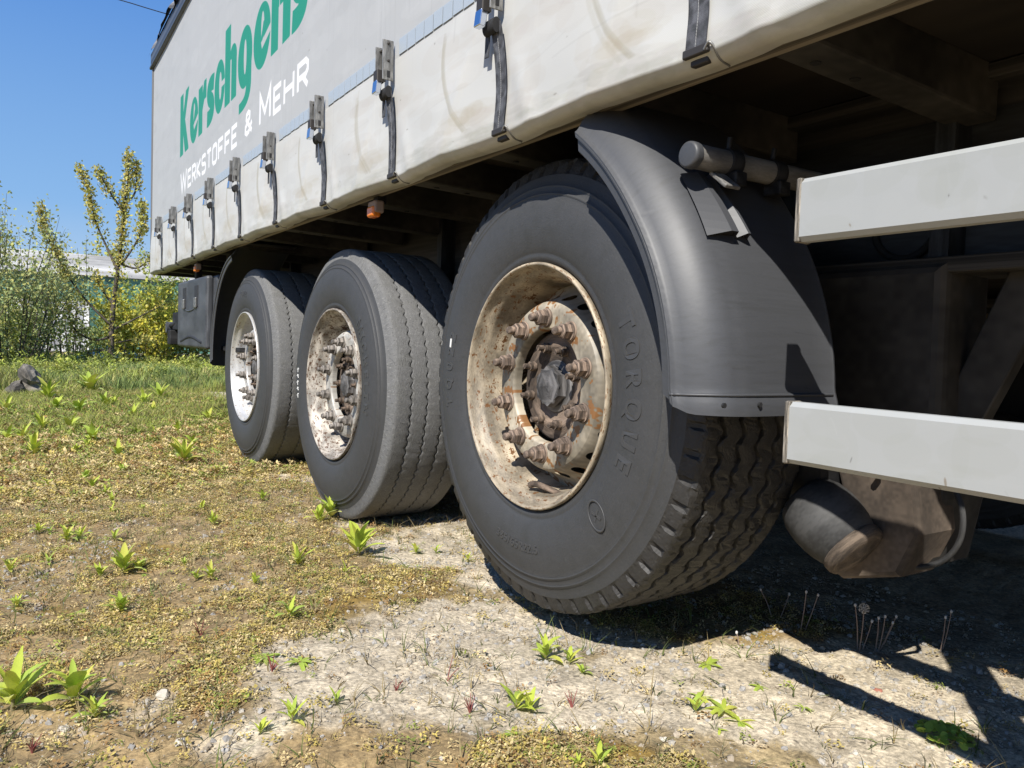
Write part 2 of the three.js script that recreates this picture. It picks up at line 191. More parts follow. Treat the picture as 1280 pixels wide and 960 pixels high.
{ // curtain: flat sheet with a slack lower part tucked under the side rail
  const xs = []; for (let x = XR; x < 1.9; x += 0.0205) xs.push(x); for (let x = 1.9; x < XF; x += 0.2) xs.push(x); xs.push(XF);
  const prof = []; for (let y = 2.86; y > 1.64; y -= 0.05) prof.push([y, 0, 0]); for (let y = 1.61; y > 1.194; y -= 0.0135) prof.push([y, 0, 1]);
  for (let a = 0; a <= 56; a += 8) { const t = a * Math.PI / 180; prof.push([1.191 - 0.010 * Math.sin(t), -0.010 * (1 - Math.cos(t)), 2]); } prof.push([1.178, -0.0085, 3], [1.174, -0.014, 3], [1.171, -0.021, 3], [1.170, -0.03, 3], [1.172, -0.052, 3]);
  const near = x => { let d = 9; for (const s of STRAPS) if (Math.abs(x - s) < Math.abs(d)) d = x - s; return d; };
  const cz = (x, y) => { const d = near(x) / (STEP / 2), pull = 1 - Math.pow(Math.min(1, Math.abs(d)), 0.9); let z = 0.0022 * Math.sin(x * 2.1 + y) + 0.002 * (fbm(x * 3, y * 1.2, 3, 301) - 0.5);
    if (y < 1.53) { const t = clamp((1.53 - y) / 0.31), b = Math.sin(Math.min(1, t * 1.15) * Math.PI * 0.62); z += b * (0.011 - 0.011 * pull) - 0.003 * step(0, 0.14, 1.53 - y) * (1 - t); z += (fbm(x * 5 + y * 3, y * 7, 4, 302) - 0.5) * 0.010 * t; z += 0.006 * Math.exp(-(((near(x) - 0.10 - (1.25 - y) * 0.5) / 0.025) ** 2)) * step(1.40, 1.24, y) + 0.004 * Math.exp(-(((near(x) + 0.22 + (1.3 - y) * 0.55) / 0.02) ** 2)) * step(1.52, 1.3, y); } return z; };
  const cy = (x, y) => { const d = Math.abs(near(x)) / (STEP / 2); return y < 1.3 ? -0.0022 * Math.cos(d * Math.PI) * step(1.3, 1.2, y) - 0.002 * (fbm(x * 6, 1, 3, 303) - 0.5) : 0; };
  const g = grid(xs.length - 1, prof.length - 1, (i, j) => { const x = xs[i], [y, dz] = prof[j]; return [x, y + cy(x, y), ZB + dz + cz(x, y)]; }, (i, j, p) => [(p[0] + 5.5) / 7.2, (p[1] - 1.1) / 1.8 ]);
  const uv1 = new Float32Array(g.attributes.position.count * 2); for (let k = 0; k < uv1.length / 2; k++) { uv1[2 * k] = g.attributes.position.getX(k) / 0.12; uv1[2 * k + 1] = g.attributes.position.getY(k) / 0.12; } g.setAttribute('uv1', new THREE.BufferAttribute(uv1, 2));
  // printed sheet: lettering and dirt
  const W = 2048, H = 1024, cv = document.createElement('canvas'); cv.width = W; cv.height = H; const c = cv.getContext('2d');
  c.fillStyle = 'rgb(190,191,190)'; c.fillRect(0, 0, W, H);
  const X = x => (x + 5.5) / 7.2 * W, Y = y => (2.9 - y) / 1.8 * H;
  c.fillStyle = 'rgb(207,207,203)'; c.fillRect(0, Y(1.53), W, H);
  const r = rng(33);
  for (let k = 0; k < 1500; k++) { const y = 1.15 + Math.pow(r(), 1.6) * 1.7, x = -5.5 + r() * 7.2, lo = y < 1.5; c.globalAlpha = lo ? 0.06 : 0.05; c.fillStyle = r() < 0.55 ? (lo ? 'rgb(166,158,144)' : 'rgb(140,140,146)') : 'rgb(244,243,240)'; c.beginPath(); c.ellipse(X(x), Y(y), (6 + r() * 34), (4 + r() * 26), 0, 0, 7); c.fill(); }
  for (let k = 0; k < 420; k++) { c.globalAlpha = 0.05 + r() * 0.07; c.strokeStyle = r() < 0.5 ? 'rgb(120,118,116)' : 'rgb(235,235,235)'; c.lineWidth = 0.6 + r(); const x = -5.5 + r() * 7.2, y = 1.6 + r() * 1.25; c.beginPath(); c.moveTo(X(x), Y(y)); c.lineTo(X(x + (r() - 0.5) * 0.03), Y(y - 0.1 - r() * 0.5)); c.stroke(); }
  // dirt rubbed into the folds beside each strap, and along the hem
  for (const s of STRAPS) { for (let q = 0; q < 5; q++) { c.globalAlpha = 0.10; c.strokeStyle = 'rgb(136,120,96)'; c.lineWidth = 1 + r() * 5; const o = (r() - 0.5) * 0.02; c.beginPath(); c.moveTo(X(s - 0.29 + o), Y(1.52 - r() * 0.06)); c.bezierCurveTo(X(s - 0.31 + o), Y(1.40), X(s - 0.26 + o), Y(1.30), X(s - 0.17 + o * 2), Y(1.225)); c.stroke(); }
    for (let q = 0; q < 12; q++) { c.globalAlpha = 0.07; c.fillStyle = 'rgb(158,146,126)'; c.beginPath(); c.ellipse(X(s - 0.20 + (r() - 0.5) * 0.22), Y(1.25 + r() * r() * 0.1), 5 + r() * 22, 4 + r() * 16, 0, 0, 7); c.fill(); }
    for (let q = 0; q < 2; q++) { c.globalAlpha = 0.06; c.strokeStyle = 'rgb(105,102,96)'; c.lineWidth = 0.8 + r() * 1.6; const y = 1.26 + r() * 0.2, x = s + 0.04 + r() * 0.2; c.beginPath(); c.moveTo(X(x), Y(y)); c.quadraticCurveTo(X(x + 0.12), Y(y + 0.02), X(x + 0.2 + r() * 0.2), Y(y + 0.05 * r())); c.stroke(); } }
  for (let k = 0; k < 1500; k++) { c.globalAlpha = 0.06; c.fillStyle = r() < 0.7 ? 'rgb(144,132,112)' : 'rgb(205,200,190)'; c.beginPath(); c.ellipse(X(-5.5 + r() * 7.2), Y(1.155 + Math.abs(r() + r() - 1) * 0.1), 3 + r() * 22, 2 + r() * 7, 0, 0, 7); c.fill(); }
  for (let k = 0; k < 160; k++) { c.globalAlpha = 0.35; c.fillStyle = 'rgb(90,80,66)'; c.beginPath(); c.ellipse(X(-5.5 + r() * 7.2), Y(1.2 + r() * 1.2), 0.5 + r() * 1.6, 0.5 + r() * 1.2, 0, 0, 7); c.fill(); }
  c.globalAlpha = 1;
  // lettering, drawn in metres
  c.save(); c.setTransform(W / 7.2, 0, 0, -H / 1.8, 5.5 * W / 7.2, 2.9 * H / 1.8); c.transform(1, 0.0128, 0, 1, 0, 0.0128 * 4.2); // baseline rises a touch
  const GREEN = 'rgb(38,150,122)', BACK = 'rgb(190,191,190)'; c.fillStyle = GREEN; c.strokeStyle = GREEN; c.lineCap = 'butt'; c.lineJoin = 'round';
  c.lineWidth = 0.02; const poly = p => { c.beginPath(); p.forEach(([x, y], i) => i ? c.lineTo(x, y) : c.moveTo(x, y)); c.closePath(); c.fill(); c.lineWidth = 0.016; c.stroke(); };
  const ell = (x, y, a, b, f) => { c.fillStyle = f || GREEN; c.beginPath(); c.ellipse(x, y, a, b, 0, 0, 7); c.fill(); if (!f) { c.lineWidth = 0.018; c.stroke(); } c.fillStyle = GREEN; };
  const rec = (x0, x1, y0, y1, f) => { c.fillStyle = f || GREEN; c.fillRect(x0, y0, x1 - x0, y1 - y0); if (!f) { c.lineWidth = 0.016; c.strokeRect(x0, y0, x1 - x0, y1 - y0); } c.fillStyle = GREEN; };
  poly([[-4.20, 1.905], [-4.10, 1.905], [-4.10, 2.06], [-4.02, 1.905], [-3.905, 1.905], [-4.035, 2.115], [-3.90, 2.29], [-4.0, 2.29], [-4.10, 2.15], [-4.10, 2.295], [-4.20, 2.295]]);
  const ee = (x, y, a, b) => { ell(x, y, a, b); ell(x + 0.012, y + 0.035, 0.026, b * 0.52, BACK); poly([[x - 0.015, y - 0.03], [x + 0.03, y + 0.0], [x + 0.03, y + 0.05]]); c.fillStyle = BACK; c.beginPath(); c.moveTo(x - 0.012, y - 0.028); c.lineTo(x + a + 0.01, y + 0.012); c.lineTo(x + a + 0.01, y - 0.022); c.lineTo(x + 0.005, y - 0.062); c.fill(); c.fillStyle = GREEN; };
  ee(-3.715, 2.035, 0.125, 0.132);
  rec(-3.56, -3.455, 1.905, 2.175); poly([[-3.46, 2.10], [-3.40, 2.185], [-3.345, 2.185], [-3.345, 2.09], [-3.40, 2.09], [-3.46, 2.03]]);
  const ss = (x, y) => { c.lineWidth = 0.092; c.beginPath(); c.moveTo(x + 0.185, y + 0.215); c.bezierCurveTo(x + 0.02, y + 0.25, x + 0.0, y + 0.16, x + 0.09, y + 0.135); c.bezierCurveTo(x + 0.20, y + 0.10, x + 0.16, y + 0.025, x, y + 0.04); c.stroke(); };
  ss(-3.31, 1.90);
  ell(-2.985, 2.045, 0.115, 0.135); ell(-2.965, 2.045, 0.03, 0.075, BACK); rec(-2.965, -2.85, 2.03, 2.06, BACK);
  rec(-2.85, -2.745, 1.905, 2.295); rec(-2.705, -2.61, 1.905, 2.11); ell(-2.68, 2.11, 0.07, 0.062); rec(-2.737, -2.713, 1.9, 2.115, BACK);
  ell(-2.435, 2.04, 0.128, 0.14); ell(-2.43, 2.04, 0.026, 0.085, BACK); c.beginPath(); c.moveTo(-2.40, 2.0); c.lineTo(-2.308, 2.04); c.lineTo(-2.308, 1.90); c.bezierCurveTo(-2.31, 1.80, -2.42, 1.785, -2.54, 1.785); c.lineTo(-2.54, 1.835); c.bezierCurveTo(-2.43, 1.84, -2.40, 1.85, -2.40, 1.93); c.fill();
  ee(-2.13, 2.045, 0.135, 0.138);
  rec(-1.965, -1.865, 1.91, 2.175); rec(-1.80, -1.70, 1.91, 2.10); ell(-1.77, 2.105, 0.07, 0.07); rec(-1.865, -1.80, 1.90, 2.08, BACK);
  ss(-1.665, 1.905);
  c.restore();
  c.save(); c.setTransform(W / 7.2, 0, 0, -H / 1.8, 5.5 * W / 7.2, 2.9 * H / 1.8); c.transform(1, 0.009, 0, 1, 0, 0.009 * 4.2);
  c.strokeStyle = 'rgb(252,252,253)'; c.lineWidth = 0.024; c.lineJoin = 'miter'; c.lineCap = 'butt';
  const GL = { W: [[[0, 1], [.25, 0], [.5, .8], [.75, 0], [1, 1]]], E: [[[1, 1], [0, 1], [0, 0], [1, 0]], [[0, .52], [.85, .52]]], R: [[[0, 0], [0, 1], [.8, 1], [1, .85], [1, .6], [.8, .46], [0, .46]], [[.5, .46], [1, 0]]], K: [[[0, 0], [0, 1]], [[1, 1], [0.05, .48], [1, 0]]], S: [[[1, .9], [.85, 1], [.15, 1], [0, .87], [0, .65], [.15, .54], [.85, .48], [1, .36], [1, .13], [.85, 0], [.15, 0], [0, .1]]], T: [[[0, 1], [1, 1]], [[.5, 1], [.5, 0]]], O: [[[.2, 0], [0, .15], [0, .85], [.2, 1], [.8, 1], [1, .85], [1, .15], [.8, 0], [.15, 0]]], F: [[[1, 1], [0, 1], [0, 0]], [[0, .5], [.85, .5]]], M: [[[0, 0], [0, 1], [.5, .3], [1, 1], [1, 0]]], H: [[[0, 0], [0, 1]], [[1, 0], [1, 1]], [[0, .5], [1, .5]]], '&': [[[1, .0], [.2, .72], [.25, .92], [.5, 1], [.7, .9], [.68, .7], [.1, .35], [.08, .12], [.3, 0], [.6, .05], [1, .45]]] };
  const put = (ch, x, y, w, h) => { for (const s of GL[ch]) { c.beginPath(); s.forEach(([a, b], i) => i ? c.lineTo(x + a * w, y + b * h) : c.moveTo(x + a * w, y + b * h)); c.stroke(); } };
  put('W', -4.17, 1.655, 0.21, 0.125); [...'ERKSTOFFE'].forEach((ch, i) => put(ch, -3.905 + i * 0.1535, 1.655, 0.105, 0.098)); put('&', -2.41, 1.66, 0.13, 0.10);
  put('M', -2.135, 1.652, 0.165, 0.128); put('E', -1.91, 1.652, 0.105, 0.10); put('H', -1.755, 1.652, 0.125, 0.10); put('R', -1.57, 1.652, 0.12, 0.10);
  c.restore();
  const t = new THREE.CanvasTexture(cv); t.colorSpace = THREE.SRGBColorSpace; t.magFilter = THREE.LinearFilter;
  const wv = T_weave.clone(); wv.channel = 1; wv.needsUpdate = true;
  const m = std([0.80, 0.80, 0.80], 0.55, 0, { map: t, bumpMap: wv, bumpScale: 0.0004 });
  const curtain = mesh('curtain', g, m, trailer); curtain.userData.label = 'grey curtain printed with Kerschgens Werkstoffe & Mehr';
  // reflective squares along the fold
  const tg = new RoundedBoxGeometry(0.052, 0.046, 0.0016, 1, 0.0006);
  for (let s = 1; s < STRAPS.length; s++) for (let q = 0; q < 10; q++) { const x = STRAPS[s] + 0.06 + q * 0.0555; if (x > 1.2) continue; const o = mesh('reflective_square', tg, M.tape, curtain); o.position.set(x, 1.556 + 0.001 * Math.sin(q * 3 + s), ZB + 0.0022 + cz(x, 1.556)); }
  // webbing straps with over-centre buckles
  const hookG = merge([rbox(-0.028, 0.028, -0.007, 0.008, -0.004, 0.006, 0.003), rbox(-0.020, 0.020, -0.019, -0.006, -0.045, -0.006, 0.003)]);
  const ringG = tube([new V3(0.022, -0.004, 0.006), new V3(0.031, 0.006, 0.006), new V3(0.036, 0.001, 0.002), new V3(0.038, -0.018, -0.014), new V3(0.036, -0.024, -0.04)], 0.0022, 16, 6);
  const plateG = merge([rbox(0.017, 0.0215, -0.030, 0.088, 0.001, 0.036, 0.002), rbox(-0.019, 0.02, 0.05, 0.058, 0.004, 0.010, 0.002)]);
  const plate2G = merge([rbox(-0.0215, -0.0175, -0.022, 0.076, 0.008, 0.042, 0.002), new THREE.CylinderGeometry(0.004, 0.004, 0.042, 10).rotateZ(Math.PI / 2).translate(0, 0.065, 0.026)]);
  const rivG = new THREE.SphereGeometry(0.0045, 10, 6).scale(0.5, 1, 1);
  const blockG = rbox(-0.026, 0.004, -0.034, 0.004, 0.022, 0.046, 0.004);
  const leverG = rbox(-0.026, 0.003, -0.070, -0.032, 0.026, 0.044, 0.003).rotateX(-0.10);
  const loopG = new THREE.CylinderGeometry(0.0115, 0.0115, 0.046, 16).rotateZ(Math.PI / 2).scale(1, 1.5, 1).translate(-0.001, -0.062, 0.016);
  const slotG = rbox(0.0205, 0.0222, -0.022, -0.002, 0.012, 0.022, 0.0006);
  for (const s of STRAPS) {
    const rr = rng(900 + Math.round(s * 100)), lean = (rr() - 0.5) * 0.03 - 0.02, yT = 1.435, n = 26;
    const strap = grp('strap', trailer); strap.position.set(s, 0, ZB);
    const web = grid(n, 4, (i, j) => { const t = i / n, y = lerp(yT, 1.195, t); const x = lean * (1 - t) + 0.012 * Math.sin(t * Math.PI) * (rr() * 0 + 1) + (j / 4 - 0.5) * 0.046; return [x, y, cz(s, y) + 0.0055 + 0.012 * (1 - t) * (1 - t)]; }, (i, j) => [j / 4 * 0.4, i / n * 2.2]);
    mesh('webbing', web, M.web, strap);
    if (s > -0.9) { const st = []; for (let i = 0; i < 48; i++) { const t = (i + 0.5) / 48, y = lerp(yT, 1.195, t); st.push(box(-0.0005, 0.0005, -0.002, 0.002, -0.0004, 0.0004).translate(lean * (1 - t) + 0.012 * Math.sin(t * Math.PI), y, cz(s, y) + 0.0062 + 0.012 * (1 - t) * (1 - t))); } mesh('stitching', merge(st), M.stitch, strap); }
    const hk = mesh('hook', hookG, M.hook, strap); hk.position.set(0, 1.190, cz(s, 1.19) + 0.002); const rg = mesh('hook_ring', ringG, M.steel, strap); rg.position.copy(hk.position);
    const by = 1.490 + (rr() - 0.5) * 0.012, bx = lean - 0.006, bz = cz(s, 1.5) + 0.006, tilt = (rr() - 0.5) * 0.08;
    const P = (nm, g2, mt) => { const o = mesh(nm, g2, mt, strap); o.position.set(bx, by, bz); o.rotation.z = tilt; return o; };
    P('buckle_plate', plateG, M.steel); P('buckle_lever', plate2G, M.steel); P('buckle_block', blockG, M.hook); P('buckle_tongue', leverG, M.chrome); P('strap_loop', loopG, M.black); P('buckle_slot', slotG, M.black);
    const tail = P('strap_tail', rbox(-0.034, -0.014, -0.125, -0.06, 0.010, 0.0125, 0.001), M.web); tail.rotation.z = tilt;
    if (s > -3) for (const [rx, ry, rz] of [[0.0215, 0.078, 0.018], [0.0215, 0.028, 0.018], [-0.0175, 0.064, 0.026]]) { const o = mesh('rivet', rivG, M.hook, strap); o.position.set(bx + rx, by + ry, bz + rz); }
  }
}
{ // body behind the curtain
  mesh('side_rail', rbox(XR, XF, 1.178, 1.262, 0.012, 0.050, 0.004), M.rave, trailer);
  mesh('floor', box(XR, XF, 1.272, 1.30, -2.44, 0.03), M.under, trailer);
  mesh('far_curtain', box(XR, XF, 1.17, 2.9, -2.45, -2.435), M.rave, trailer);
  mesh('roof', box(XR - 0.02, XF, 3.02, 3.05, -2.45, 0.09), M.rail, trailer);
  mesh('rear_door', box(XR - 0.03, XR + 0.02, 1.17, 3.02, -2.44, 0.06), M.rail, trailer);
  mesh('front_wall', box(XF - 0.05, XF, 1.17, 3.02, -2.44, 0.06), M.rail, trailer);
  mesh('rear_post', rbox(XR - 0.045, XR - 0.005, 1.18, 2.92, 0.045, 0.108, 0.006), M.railDark, trailer);
  mesh('roof_rail', merge([rbox(XR - 0.05, XF, 2.862, 2.97, 0.07, 0.118, 0.01), rbox(XR - 0.06, XF, 2.845, 2.868, 0.085, 0.125, 0.006)]), M.rail, trailer);
  const r = rng(5); // torn edge of the roof tarpaulin
  const flap = grid(160, 3, (i, j) => { const x = XR - 0.08 + i * 0.045, t = j / 3; return [x, 3.06 - t * (0.055 + 0.05 * vnoise(i * 0.35, 1, 401) + 0.02 * r() * (j === 3 ? 1 : 0)), 0.09 + 0.05 * t * (0.4 + vnoise(i * 0.3, 5, 402))]; });
  mesh('roof_tarpaulin', flap, std([0.24, 0.24, 0.25], 0.8, 0, { map: T_grime }), trailer);
  const clipG = rbox(-0.02, 0.02, -0.012, 0.012, -0.012, 0.012, 0.003); for (let k = 0; k < 6; k++) { const o = mesh('door_hinge', clipG, M.railDark, trailer); o.position.set(XR - 0.06, 1.35 + k * 0.28, 0.09); }
  // outriggers and longitudinal beams
  for (let k = -6; k < 14; k++) { const x = 0.725 - 0.457 * k; if (x > XF || x < XR) continue; const w0 = 0.036, w1 = 0.036; const s = new THREE.Shape([new THREE.Vector2(0.0, 1.192), new THREE.Vector2(-0.56, 1.176), new THREE.Vector2(-0.56, 1.27), new THREE.Vector2(0.0, 1.27)]);
    const g = new THREE.ExtrudeGeometry(s, { depth: w0 + w1, bevelEnabled: true, bevelSize: 0.006, bevelThickness: 0.006, bevelSegments: 2 }); g.rotateY(-Math.PI / 2); g.translate(x + (w0 + w1) / 2, 0, 0);
    const o = mesh('outrigger', g, M.chassis, trailer); for (const zz of [-0.07, -0.18]) { const b = mesh('bolt_hole', new THREE.CylinderGeometry(0.009, 0.009, 0.004, 12), M.black, o); b.position.set(x - 0.01, 1.1835 + (zz + 0.07) * 0.03, zz); b.rotation.x = -0.03; } }
  for (const z of [-0.60, -1.75]) mesh('chassis_beam', merge([box(XR + 0.3, XF, 0.905, 1.25, z - 0.006, z + 0.006), rbox(XR + 0.3, XF, 0.872, 0.905, z - 0.09, z + 0.09, 0.004), rbox(XR + 0.3, XF, 1.24, 1.27, z - 0.08, z + 0.08, 0.004)]), M.chassis, trailer);
  for (let k = 0; k < 7; k++) mesh('stiffener', box(0.69 - k * 1.1 - 0.02, 0.69 - k * 1.1 + 0.02, 0.9, 1.25, -0.597, -0.525), M.chassisBlue, trailer);
  mesh('web_plate', box(-0.2, 1.6, 0.906, 1.2, -0.597, -0.588), M.chassisBlue, trailer);
  mesh('air_ring', new THREE.TorusGeometry(0.07, 0.008, 10, 32).translate(0.585, 0.985, -0.58), M.black, trailer);
  mesh('cross_duct', rbox(-5, 3, 1.10, 1.2, -1.6, -0.8, 0.02), M.black, trailer);
}
{ // white aluminium side guard rails and their posts
  for (const [y0, y1] of [[0.868, 0.962], [0.533, 0.627]]) {
    const s = new THREE.Shape(); const b = 0.007, h = y1 - y0, t = 0.03; s.moveTo(b, 0); s.lineTo(t - b, 0); s.lineTo(t, b); s.lineTo(t, h - b); s.lineTo(t - b, h); s.lineTo(b, h); s.lineTo(0, h - b); s.lineTo(0, b); s.closePath();
    const g = new THREE.ExtrudeGeometry(s, { depth: 3.6, bevelEnabled: false, steps: 1 }); g.rotateY(Math.PI / 2); g.translate(0.798, y0, 0.06); const o = mesh('side_guard_rail', g, M.alu, trailer);
    const uv = g.attributes.uv; for (let i = 0; i < uv.count; i++) { uv.setXY(i, g.attributes.position.getX(i) / 0.9, g.attributes.position.getY(i) / 0.9 + g.attributes.position.getZ(i)); }
    mesh('end_cap', rbox(0.790, 0.799, y0 - 0.001, y1 + 0.001, 0.029, 0.0615, 0.003), M.aluEdge, o);
  }
  for (const x of [1.25, 3.1]) mesh('guard_post', merge([rbox(x, x + 0.075, 0.52, 1.22, -0.03, 0.028, 0.005), rod(new V3(x + 0.04, 0.6, -0.01), new V3(x + 0.04, 0.9, -0.6), 0.02)]), M.chassisBlue, trailer);
}

// ---- wheels
const font = await new FontLoader().loadAsync('fonts/droid/droid_sans_bold.typeface.json');
const SIDE = [[.288, -.040], [.291, -.028], [.298, -.016], [.306, -.008], [.315, -.0055], [.319, -.0085], [.323, -.0055], [.336, -.001], [.355, .003], [.375, .0055], [.395, .006], [.415, .004], [.432, .001], [.446, -.003], [.456, -.0065], [.4575, -.0045], [.461, -.0048], [.463, -.009], [.474, -.0125], [.4755, -.0105], [.479, -.0112], [.481, -.016], [.494, -.0205], [.505, -.0245]];
function makeTyre(o) { // o: R, grooves (fractions), gw, gd, amp, waves, notch, seed, NT
  const NT = o.NT, R = o.R, k0 = R - 0.547, zc = -0.1925, side = SIDE.map(([r, z]) => [r + k0 * clamp((r - 0.45) / 0.05), z, 0, 0]);
  const sideFn = (i, j, S, mir) => { const [r, z] = S[j]; const a = i / NT * Math.PI * 2; return [r * Math.cos(a), r * Math.sin(a), mir ? 2 * zc - z : z]; };
  let L = 0; const sl = side.map((p, j) => (j ? (L += Math.hypot(p[0] - side[j - 1][0], p[1] - side[j - 1][1])) : 0, L));
  const g1 = grid(NT, side.length - 1, (i, j) => sideFn(i, j, side), (i, j) => [i / NT * 2, sl[j] * 2.1]);
  const g2 = grid(NT, side.length - 1, (i, j) => sideFn(i, j, side, true), (i, j) => [i / NT * 2, sl[j] * 2.1]); g2.index.array.reverse(); g2.computeVertexNormals();
  // tread columns: [z, r, zigzag weight, wear, notch]
  const c = []; const rs = (r) => R - r, half = 0.147;
  c.push([-0.0245, .505 + k0, 0, 0, 0], [-0.0265, .5085 + k0, 0, 0, .3], [-0.031, .521 + k0, 0, .1, 1], [-0.0355, rs(.013), 0, .5, 1], [-0.0395, rs(.0065), 0, 1, .35], [-0.045, rs(.003), 0, 1, 0], [-0.052, rs(.0015), 0, .8, 0]);
  const crown = z => R - 0.005 * ((z - zc) / half) ** 2;
  for (const f of o.grooves) { const z = zc - f * half * 2, w = o.gw / 2; for (const [dz, d] of [[w + .010, 0], [w + .002, 0.0008], [w, 0.0022], [w * .72, o.gd], [-w * .72, o.gd], [-w, 0.0022], [-w - .002, 0.0008], [-w - .010, 0]]) c.push([z + dz, crown(z) - d, 1, d > 0.003 ? 0 : 1, 0]); }
  for (let k = 6; k >= 0; k--) c.push([2 * zc - c[k][0], c[k][1], 0, c[k][3], c[k][4]]);
  const per = NT / o.waves;
  const zig = i => { const t = (i / per) % 1; const q = t < .5 ? t * 4 - 1 : 3 - t * 4; return o.amp * clamp(q * 1.5, -1, 1); };
  const g3 = grid(NT, c.length - 1, (i, j) => { const ii = i % NT, a = ii / NT * Math.PI * 2; let [z, r, zw, we, no] = c[j]; const nx = Math.cos(a) * 18, ny = Math.sin(a) * 18;
    z += zw * zig(ii) + (we ? (vnoise(ii * 0.55, j * 3.1, o.seed) - .5) * o.rag * we : 0); r += -we * o.wear * (Math.pow(fbm(nx * 2.6 + j * .9, ny * 2.6 + j * 1.3, 3, o.seed + 3), 2) * 2.2) - we * (hash2(ii, j, o.seed + 9) ** 4) * o.wear * 0.5;
    if (no && o.notch) { const n = (ii / (NT / o.notch)) % 1; if (n > .10 && n < .36) { r -= 0.002 * no; z -= 0.0075 * no; } }
    return [r * Math.cos(a), r * Math.sin(a), z]; }, (i, j) => [i / NT * 2, c[j][0] / 0.42]);
  return { wall: mergeGeometries([g1, g2]), tread: toCreasedNormals(g3, 0.55) };
}
function sideZ(r) { for (let j = 1; j < SIDE.length; j++) if (SIDE[j][0] >= r) { const [r0, z0] = SIDE[j - 1], [r1, z1] = SIDE[j]; return lerp(z0, z1, (r - r0) / (r1 - r0 || 1)); } return -0.03; }
function ringText(text, r, a0, size, dir, sp = 1.15, th = 0.0018) { // raised letters on the sidewall; dir -1 reads clockwise with the feet towards the hub
  const gs = []; let a = a0; for (const ch of text) { if (ch === ' ') { a += dir * size * 0.5 / r; continue; } const g = new TextGeometry(ch, { font, size, depth: th, curveSegments: 3, bevelEnabled: false }); g.computeBoundingBox(); const w = g.boundingBox.max.x; g.translate(-w / 2, 0, 0); a += dir * w * 0.5 * sp / r; const p = g.attributes.position; for (let i = 0; i < p.count; i++) { const x = p.getX(i), y = p.getY(i), z = p.getZ(i); const rr = dir < 0 ? r + y : r - y; const an = a + dir * x / r; p.setXYZ(i, rr * Math.cos(an), rr * Math.sin(an), sideZ(rr) + (z > th / 2 ? th : -0.002)); } g.computeVertexNormals(); gs.push(g); a += dir * (w * 0.5 * sp + size * 0.12) / r; }
  return merge(gs);
}
const NUTG = (() => { const flat = g => { const h = g.toNonIndexed(); h.computeVertexNormals(); return h; }; const hex = flat(new THREE.CylinderGeometry(0.0205, 0.0205, 0.024, 6)).rotateX(Math.PI / 2).translate(0, 0, 0.019); const cone = new THREE.CylinderGeometry(0.0145, 0.0195, 0.005, 6).rotateX(Math.PI / 2).translate(0, 0, 0.0335); const fl = new THREE.CylinderGeometry(0.024, 0.0265, 0.008, 20).rotateX(Math.PI / 2).translate(0, 0, 0.004); const st = []; st.push([0, 0.012], [0.0115, 0.012]); for (let k = 0; k < 6; k++) st.push([0.0112, 0.035 + k * 0.0032], [0.0098, 0.0366 + k * 0.0032]); st.push([0.0085, 0.056], [0, 0.056]); const stud = new THREE.LatheGeometry(st.map(p => new THREE.Vector2(...p)), 14).rotateX(Math.PI / 2); return merge([hex, cone, fl, stud]).scale(0.93, 0.93, 0.9); })();
const lathe = (pts, n = 96) => { const g = new THREE.LatheGeometry(pts.map(p => new THREE.Vector2(p[0], p[1])), n); g.rotateX(Math.PI / 2); return g; };
const RIMG = (() => { const g = lathe([[.2935, -.022], [.2985, -.012], [.2998, -.005], [.2985, .0005], [.2955, .002], [.2915, .0005], [.2885, -.006], [.2865, -.016], [.280, -.024], [.2725, -.031], [.269, -.040], [.266, -.058], [.2615, -.070], [.2575, -.085], [.256, -.11], [.2555, -.17], [.252, -.19], [.2545, -.23], [.27, -.29], [.297, -.305]], 128); const uv = g.attributes.uv; for (let i = 0; i < uv.count; i++) uv.setXY(i, uv.getX(i) * 5, uv.getY(i) * 1.1); return g; })();
const DISCG = (() => { // dished disc with ten oval hand holes in its sloping rim
  const plate = lathe([[.139, -.075], [.1395, -.060], [.1415, -.0525], [.146, -.050], [.188, -.0495], [.197, -.0505], [.2035, -.054]], 100);
  const prof = t => { const P = [[.2035, -.054], [.209, -.061], [.2135, -.072], [.2185, -.088], [.2245, -.104], [.233, -.119], [.243, -.130], [.2558, -.138]], s = t * (P.length - 1), k = Math.min(P.length - 2, Math.floor(s)); return [lerp(P[k][0], P[k + 1][0], s - k), lerp(P[k][1], P[k + 1][1], s - k)]; };
  const gs = [plate]; const N = 32, Mr = 5;
  for (let h = 0; h < 20; h++) { const th0 = h * Math.PI / 10 + Math.PI / 20, g = grid(N, Mr, (i, j) => { const a = (i % N) / N * Math.PI * 2, ca = Math.cos(a), sa = Math.sin(a), k = 1 / Math.max(Math.abs(ca), Math.abs(sa)); const inx = 0.21 * ca, iny = 0.45 + 0.19 * sa, ox = 0.5 * 2 * ca * k * 0.5, oy = 0.5 + 0.5 * sa * k, t = j / Mr; const x = lerp(inx, ox * 1.0 * 1, t), y = clamp(lerp(iny, oy, t)); const [r, z] = prof(y), an = th0 + x * Math.PI / 10; return [r * Math.cos(an), r * Math.sin(an), z]; }); gs.push(g); }
  const g = merge(gs); const uv = g.attributes.uv, p = g.attributes.position; for (let i = 0; i < uv.count; i++) uv.setXY(i, p.getX(i) * 2.2, p.getY(i) * 2.2); return g; })();
const HUBG = merge([lathe([[.139, -.10], [.136, -.088], [.128, -.084], [.115, -.084], [.108, -.080], [.098, -.078], [.090, -.082], [.075, -.086], [.060, -.088], [.055, -.092], [0.02, -.094], [0, -.094]], 64)]);
const flatG = g => { const h = g.index ? g.toNonIndexed() : g; h.computeVertexNormals(); return h; };
